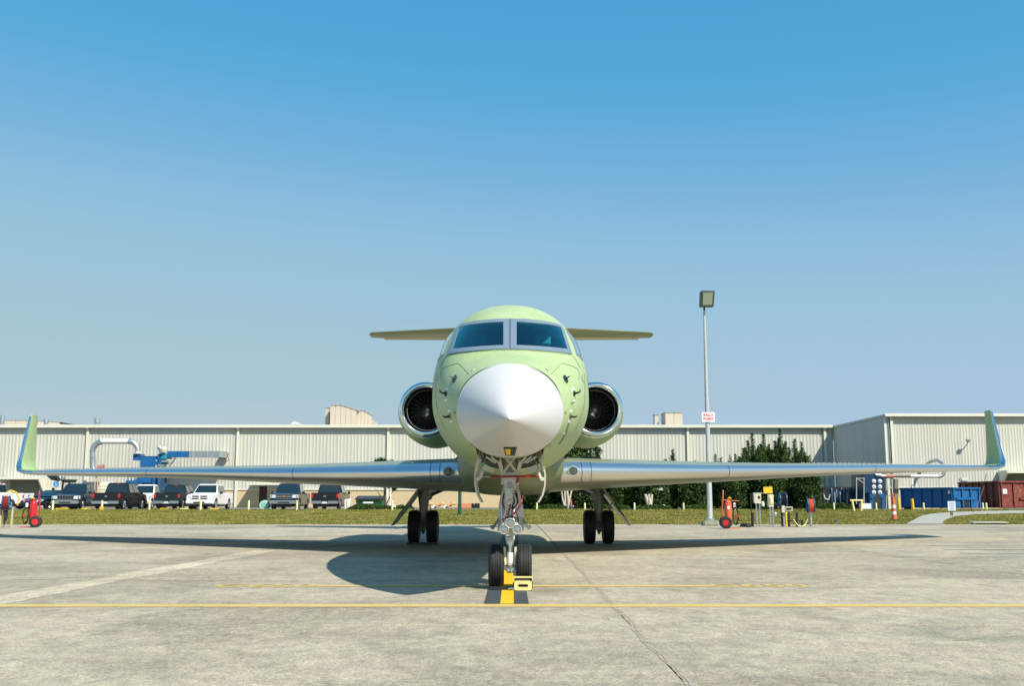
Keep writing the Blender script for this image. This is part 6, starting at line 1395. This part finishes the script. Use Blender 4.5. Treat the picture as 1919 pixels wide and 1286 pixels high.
MB().lathe([(.07, -.02), (.10, -.02), (.10, -.012), (.07, -.012)], c+Vector((.01, 0, -.06)), 'y', 16).build('symbol_wheel', m_white2, asg); q = MB(); q.cbox(c+Vector((-.02, -.018, .06)), (.03, .01, .14)); q.cbox(c+Vector((.02, -.018, .02)), (.1, .01, .03)); q.cbox(c+Vector((-.02, -.018, .16)), (.05, .01, .05)); q.build('symbol_figure', m_white2, asg)
tk = thing('storage_tank', (P(195, 920, 93).x, 93, ZP), 'cream rounded tank top behind the black pickup, railings in front', 'tank')
MB().tube([P(182, 925, 93)+Vector((0, 1, 0)), P(208, 925, 93)+Vector((0, 1, 0))], 1.05, 20).build('tank_shell', m_cream, tk)
for px in (178, 183, 187): MB().bar(P(px, 945, 91), P(px, 890, 91), .06).build('rail_post', mat('rail_tan', (.6, .42, .22), .6), tk)
for py in (912, 918): MB().bar(P(140, py, 91), P(232, py, 91), .05).build('rail', mat('rail_brown', (.30, .20, .12), .6), tk)

# ---- right dust collection plant
Ye = 83.5; E = lambda px, py, Y=Ye: P(px, py, Y)
db = thing('dust_collector', (E(1638, 930).x, Ye, ZP), 'dark blue dust collector with six round white hatches beside the annex corner', 'dust collector')
MB().box(E(1619, 925), E(1656, 888)+Vector((0, 3, 0))).build('housing', m_blued, db, bevel=.04)  # housing in a darker blue than its legs
for i in range(3):
    for j, px in enumerate((1637.5, 1649)):
        c = E(px, 902.5+i*10.4)-Vector((0, .02, 0)); hq = MB().lathe([(.001, -.05), (.13, -.05), (.15, -.04), (.17, .0)], c, 'y', 20).build('hatch', m_white2, db); MB().bar(c+Vector((-.08, -.06, .05)), c+Vector((.05, -.06, -.05)), .03).build('hatch_handle', m_black, hq)
c = E(1656.5, 0); MB().box((c.x+.0, Ye-.02, E(0, 909).z), (c.x+.14, Ye+.1, E(0, 897).z)).build('filter_label', m_white2, db); MB().box((c.x+.0, Ye-.02, E(0, 926).z), (c.x+.14, Ye+.1, E(0, 911).z)).build('filter_label', m_white2, db)
a, b_ = E(1632, 950), E(1656, 928)
for px in (1633, 1655):
    for dy in (0, 2.6): MB().box((E(px, 935).x-.1, Ye+dy, ZP), (E(px, 935).x+.1, Ye+dy+.2, E(0, 925).z)).build('leg', m_blue, db)
for a, b_ in (((1633, 934), (1640, 926)), ((1655, 934), (1648, 926))): MB().bar(E(*a), E(*b_), .16).build('brace', m_blue, db)
MB().box((E(1619, 935).x, Ye+.3, ZP), (E(1631, 935).x, Ye+2.8, E(0, 925.2).z)).build('control_cabinet', m_blued, db)
for px, py in ((1640, 957), (1650, 957)): o = MB().lathe([(.001, 0), (.16, 0), (.17, .38), (.1, .42), (.001, .42)], (E(px, 0, 82.5).x, 82.5, ZP), 'z', 14).build('plastic_drum', m_white2); tag(o, 'white plastic drum %s under the round-hatched dust collector' % ('on the left' if px == 1640 else 'on the right'), 'drum', 'white drums under the collector')
MB().bar(E(1605, 945), E(1605, 895), .07).build('frame_post', m_grey, db); MB().bar(E(1619, 945), E(1619, 895), .07).build('frame_post', m_grey, db); MB().bar(E(1605, 897), E(1619, 906), .06).build('frame_brace', m_grey, db); MB().bar(E(1605, 897), E(1619, 897), .06).build('frame_rail', m_grey, db)
pd = thing('extraction_pipe', (E(1700, 893).x, Ye, 2.8), 'silver extraction pipe running right from the dust collector and curling up to the wall', 'duct'); r = M(3.2, Ye)
MB().tube([E(1640, 890), E(1658, 893)], r, 14).build('pipe_section', m_steel, pd); MB().tube([E(1658.5, 893), E(1674, 893)], r*1.25, 14).build('red_coupling', mat('salmon_red', (.42, .16, .12), .6), pd)
MB().tube([E(1674.5, 893), E(1706, 893)], r*.9, 14).build('brown_section', mat('brown_duct', (.16, .13, .10), .5), pd); MB().tube([E(1706.5, 893), E(1758, 893.5)], r*.95, 14).build('pipe_section', mat('pale_steel', (.70, .72, .72), .35, .5), pd)
el = [E(1758.5, 893.5), E(1765, 892), E(1769, 887), E(1770, 881), E(1767, 870), E(1762, 862)+Vector((0, .6, 0)), E(1758, 864)+Vector((0, 1.4, 0)), E(1753, 872)+Vector((0, 2.3, 0))]
MB().tube(el, r*1.05, 14).build('curled_elbow', m_steel, pd, sharp=15)
for px in (1723, 1761): MB().bar(E(px, 896), (E(px, 935).x, Ye, ZP), .06).build('support', m_lgrey, pd)
MB().bar(E(1672, 896), (E(1672, 935).x, Ye, ZP), .06).build('support', m_lgrey, pd)
fr_ = thing('pipe_frame', (E(1663, 940).x, Ye+1, ZP), 'thin grey ladder-like frame right of the dust collector', 'frame')
for px in (1661, 1679): MB().bar(E(px, 955, Ye+1), E(px, 898, Ye+1), .08 if px == 1661 else .3).build('upright', m_grey if px == 1661 else m_shut, fr_)
for py in (915, 930): MB().bar(E(1661, py, Ye+1), E(1679, py, Ye+1), .05).build('rung', m_grey, fr_)
# dark machinery left of the collector
Yq = 86; Q = lambda px, py: P(px, py, Yq); mc = thing('pump_skid', (Q(1585, 945).x, Yq, ZP), 'dark teal pump skid with upright tanks in the shade left of the dust collector', 'machinery')
MB().box((Q(1556, 935).x, Yq+2, ZP), (Q(1618, 935).x, Yq+2.3, Q(0, 913).z)).build('shade_panel', m_dark, mc)  # dark sheet put in for the shade behind the tanks
for k, px in enumerate((1564, 1573, 1583, 1592, 1601)): MB().tube([(Q(px, 935).x, Yq+.8, ZP+.2), (Q(px, 935).x, Yq+.8, Q(0, 917+3*(k % 2)).z), (Q(px, 935).x, Yq+.8, Q(0, 914+3*(k % 2)).z)], [M(3.6, Yq), M(3.6, Yq), M(1.2, Yq)], 14).build('tank', m_blued, mc)
for px in (1567, 1577, 1590, 1608): MB().tube([(Q(px, 935).x, Yq+.3, ZP), (Q(px, 935).x, Yq+.3, Q(0, 922).z)], .035, 6).build('pipe', m_lgrey, mc)
MB().tube([Q(1543, 925), Q(1546, 935), Q(1553, 937), Q(1555, 927)], .06, 8).build('chute_rim', m_lgrey, mc)
o = MB().box((P(1697, 935, 80).x, 80, ZP), (P(1707, 935, 80).x, 80.5, P(0, 948, 80).z)).build('black_cabinet', m_black, bevel=.02); tag(o, 'small black cabinet between the two bright yellow bollards', 'cabinet')
o = MB().box((P(1612, 935, 83).x, 83, ZP), (P(1632, 935, 83).x, 83.4, ZP+.45)).build('white_tray', m_white2); tag(o, 'low white tray on the ground left of the collector legs', 'tray')

# ================================================================ VEGETATION
m_jun = leafmat('juniper_leaf', (.009, .034, .012), (.10, .17, .035), 1.8, .2); m_hed = leafmat('hedge_leaf', (.007, .026, .009), (.07, .13, .024), 1.0, .15)
m_bush = leafmat('clipped_leaf', (.02, .06, .012), (.09, .16, .03), 2, .25); m_bark = mat('brown_bark', (.10, .075, .05), .9, var=.3, scale=8); m_pale = mat('pale_bark', (.52, .46, .36), .8, var=.25, scale=7)
def leaves(c, n, size, dirs=None, up=.0, flat_=.5):
    d = rng.normal(size=(n, 3)); d[:, 2] += up; d /= np.linalg.norm(d, axis=1)[:, None]
    s = rng.normal(size=(n, 3)); s -= (s*d).sum(1)[:, None]*d; s /= np.linalg.norm(s, axis=1)[:, None]
    L_ = size*rng.uniform(.6, 1.4, n)[:, None]; wv = L_*flat_
    V = np.empty((n, 4, 3)); V[:, 0] = c; V[:, 1] = c+d*L_*.5+s*wv*.5; V[:, 2] = c+d*L_; V[:, 3] = c+d*L_*.5-s*wv*.5
    return V.reshape(-1, 3), np.arange(n*4).reshape(-1, 4)
def crown(name, m, cents, n, size, sprd, par, off, up=.5, flat_=.45):
    cents = np.array(cents); k = rng.integers(0, len(cents), n); c = cents[k, :3] + rng.normal(size=(n, 3))*cents[k, 3:4]*sprd
    V, Fc = leaves(c, n, size, up=up, flat_=flat_); return npmesh(name, V, Fc, m, par, off)
def juniper(px, pyt, hwpx, Y, label, n=7000, tips=3, base=0):
    p = P(px, pyt, Y); H = p.z-ZP; hw = M(hwpx, Y)*1.75; x = P(px, 935, Y).x; t = thing('juniper_tree', (x, Y, ZP), label, 'tree', 'dark junipers in front of the hangar')
    cs = []; trunk = MB(); trunk.tube([(0, 0, -.1), (0, 0, H*.5), (0, 0, H*.97)], [.12, .08, .01], 8)
    plumes = [(0, 0, H)] + [(math.cos(a)*hw*f, math.sin(a)*hw*f, H*(1-.38*f)*random.uniform(.84, 1.02)) for a, f in [(random.uniform(0, 2*PI), random.uniform(.25, 1.1)) for _ in range(26)]]
    for ex, ey, ez in plumes:
        bz = ez*random.uniform(.15, .35); trunk.tube([(0, 0, bz*.6), (ex*.6, ey*.6, (bz+ez)/2), (ex, ey, ez*.97)], [.04, .02, .006], 5)
        for k in range(22):
            u = k/21; w_ = 1-(1-u)**1.6; q = (ex*w_, ey*w_, bz+(ez-bz)*u)
            cs.append((q[0]+random.uniform(-.05, .05), q[1]+random.uniform(-.05, .05), q[2]-.12*u, .055+.36*(1-u)**.8*(.5+.5*min(1, hw))))
    trunk.build('trunk', m_bark, t, local=True)
    crown('crown', m_jun, cs, int(n*3.4), .17, .6, t, (0, 0, 0), 1.6, .26)
random.seed(21)
for px, pyt, hw, Y, n, lb in ((1413, 813, 20, 88, 11000, 'tall juniper with forked tip left of the tallest one'), (1435, 815, 17, 89, 9000, 'narrow juniper just left of the tallest one'), (1466, 804, 20, 88, 12000, 'tallest dark juniper in the clump near the annex'),
        (1493, 824, 17, 89, 9000, 'juniper right of the tallest one'), (1507, 829, 13, 90, 6000, 'slim juniper near the right end of the clump'), (1521, 854, 10, 88, 4000, 'lowest juniper at the right end of the clump'), (1396, 840, 14, 87, 6000, 'shorter juniper at the left flank of the clump'), (1381, 852, 11, 88, 4500, 'small pointed juniper left of the clump'),
        (1343, 852, 13, 88, 4500, 'thin juniper just right of the lamp mast'), (1353, 859, 10, 88, 3500, 'second thin juniper right of the lamp mast'), (1371, 854, 5, 88, 2500, 'very slim juniper tip standing alone'), (1263, 843, 20, 88, 7000, 'broad pointed juniper left of the lamp mast'), (1289, 866, 6, 88, 2500, 'small juniper tip beside a downpipe left of the mast'), (1305, 864, 5, 88, 2500, 'small juniper tip closest to the mast on its left')):
    juniper(px, pyt, hw, Y, lb, n, 2 if hw > 9 else 0)
def bushy(px, pyt, hwpx, Y, label, name='evergreen_tree', n=9000, m=None, z0=None, size=.19, cat='tree', group='dense evergreens in front of the hangar', trunk=True, top=1.0):
    p = P(px, pyt, Y); x = p.x; z0 = ZP if z0 is None else z0; H = p.z-z0; hw = M(hwpx, Y); t = thing(name, (x, Y, z0), label, cat, group); cs = []
    for k in range(150):
        a = random.uniform(0, 2*PI); u = random.uniform(-1, 1); f = random.uniform(.72, 1.02); s = math.sqrt(1-u*u); cs.append((hw*f*s*math.cos(a), hw*.8*f*s*math.sin(a), H*.52+H*.48*f*u, random.uniform(.10, .28)*min(1, H/3)))
    for k in range(60):
        a = random.uniform(0, 2*PI); f = random.random()**.5*.85; cs.append((hw*f*math.cos(a), hw*.7*f*math.sin(a), random.uniform(.05, .5)*H, .25*min(1, H/3)))
    if trunk: MB().tube([(0, 0, -.1), (.05, 0, H*.45), (0, 0, H*.8)], [.14, .09, .03], 8).build('trunk', m_bark, t, local=True)
    crown('crown', m or m_hed, cs, n, size, .8, t, (0, 0, 0), .35, .55); return t
bushy(1093, 829, 42, 87, 'big rounded evergreen showing under the right engine', n=26000)
lbs = ['evergreen behind the nose gear right side', 'evergreen behind the pale forked trunks', 'evergreen between the pale trunks and right main gear', 'evergreen directly behind the right main gear', 'evergreen right of the right main gear door', 'evergreen left of the pale stump', 'evergreen behind the pale stump', 'evergreen halfway between stump and lamp mast', 'evergreen left of the lamp mast foot', 'evergreen behind the lamp mast', 'evergreen behind the orange extinguisher', 'evergreen behind the cream electrical box', 'evergreen behind the yellow notice', 'evergreen between the two right hose reels', 'evergreen behind the rightmost hose reel']
for k, px in enumerate((996, 1032, 1070, 1108, 1146, 1182, 1220, 1256, 1292, 1330, 1368, 1404, 1440, 1476, 1512)):
    bushy(px, 872+random.uniform(-3, 8), 25 if k < 14 else 19, 82+random.uniform(-1.5, 2), lbs[k], n=13000)
o = None
for px, hw, lb in ((1030, 32, 'low ground hedge right of the nose gear'), (1150, 30, 'low ground hedge behind the right main wheels'), (1225, 34, 'low ground hedge at the foot of the pale stump'), (1310, 30, 'low ground hedge around the lamp mast line')):
    bushy(px, 948, hw, 75, lb, 'low_hedge', 7000, m_bush, ZP-.05, .12, 'hedge', 'low hedges along the verge', False)
for px, pyt, hw, lb in ((685, 947, 26, 'low clipped hedge in front of the green dumpster'), (725, 950, 22, 'low hedge between dumpster and white cabinet'), (757, 949, 18, 'low hedge at the left main gear'), (660, 953, 10, 'small hedge end beside the white bin')):
    bushy(px, pyt, hw, 74.8, lb, 'low_hedge', 6000, m_bush, ZP-.1, .12, 'hedge', 'low hedges along the verge', False)
for px, hw, lb in ((1552, 14, 'clipped bush left of the bollard by the yellow barrier'), (1577, 17, 'clipped bush right of the bollard by the yellow barrier')):
    bushy(px, 945, hw, 74, lb, 'clipped_bush', 7000, m_bush, ZP-.1, .12, 'bush', 'clipped bushes by the barrier', False)
# young tree by the dumpster
a = P(722, 950, 80); t = thing('young_tree', (a.x, 80, ZP), 'slender young tree right of the green dumpster, crown showing above the wing', 'tree')
hz = P(0, 868, 80).z-ZP; tr = MB(); tr.tube([(0, 0, -.1), (-.05, 0, 1.4), (.05, 0, hz*.75), (0, 0, hz*.95)], [.13, .10, .07, .03], 8)
for q in ((-1.2, .92), (-.6, 1.0), (.3, 1.02), (.7, .96), (-1.6, .86), (.9, .5), (-.8, .45)): tr.tube([(0, 0, hz*(q[1]-.45)), (q[0]*.5, 0, hz*(q[1]-.15)), (q[0], 0, hz*q[1])], [.05, .035, .012], 6)
tr.build('trunk', m_bark, t, local=True)
cs = []
for k in range(46):
    xx = random.uniform(-1.55, .75); zz = hz*(.97+.035*random.uniform(-1, 1)) + (.18 if -.9 < xx < .6 else -.12) - (.25*abs(xx+.4)); cs.append((xx, random.uniform(-.8, .8), zz, random.uniform(.06, .13)))
for k in range(10): cs.append((random.uniform(.3, 1.0), random.uniform(-.4, .4), hz*random.uniform(.45, .55), .08))
crown('crown', m_hed, cs, 5200, .13, 1.0, t, (0, 0, 0), .3, .6)
# pale crepe myrtle trunks and the pollarded stump
def trunks(px, Y, arms, label, name, base=955):
    a = P(px, base, Y); t = thing(name, (a.x, Y, ZP), label, 'tree'); mb = MB()
    for pts, r0, r1 in arms:
        q = [P(x, y, Y)-Vector((a.x, Y, ZP)) for x, y in pts]; n = len(q); mb = MB(); mb.tube([(p.x, random.uniform(-.1, .1), p.z) for p in q], [r0+(r1-r0)*k/(n-1) for k in range(n)], 10); mb.build('trunk', m_pale, t, local=True)
    return t
ft = trunks(1063, 79, [([(1065, 961), (1066, 945), (1063, 925), (1060, 895)], .15, .06), ([(1060, 961), (1059, 940), (1058, 915), (1057, 890)], .12, .05), ([(1058, 950), (1054, 935), (1052, 915), (1050, 900)], .07, .04), ([(1066, 945), (1069, 928), (1072, 915), (1070, 900)], .09, .05)], 'pale grey forked tree trunks rising behind the right main gear', 'forked_tree')
cs = [(random.uniform(-1.3, 1.3), random.uniform(-1, 1), P(0, 882, 79).z-ZP+random.uniform(-.5, .7), .2) for _ in range(50)]; crown('crown', m_hed, cs, 5000, .16, .9, ft, (0, 0, 0), .3, .55)
trunks(1217, 78, [([(1217, 959), (1216, 948), (1213, 938), (1209, 927)], .22, .10), ([(1218, 957), (1218, 942), (1216, 927)], .18, .10), ([(1218, 950), (1220, 938), (1221, 927)], .16, .11)], 'pale pollarded tree stump with stubby arms standing before the hedge', 'tree_stump')
a = P(1243, 955, 78); o = MB().lathe([(.001, 0), (.22, 0), (.26, .12), (.18, .26), (.001, .3)], (a.x, 78, ZP+.1), 'z', 12).build('rock', m_pale); tag(o, 'small pale rock in the low hedge right of the stump', 'rock')
a = P(1234, 917, 80); o = MB().hexa([(a.x-.45, 80, a.z-.08), (a.x+.3, 80, a.z-.1), (a.x+.3, 80.6, a.z-.1), (a.x-.45, 80.6, a.z-.08), (a.x-.45, 80, a.z+.0), (a.x+.3, 80, a.z+.12), (a.x+.3, 80.6, a.z+.12), (a.x-.45, 80.6, a.z)]).build('white_hood', m_white2); tag(o, 'white wedge-shaped hood poking out of the evergreens under the right wing', 'vent hood')
for k, (px, py) in enumerate(()): pass
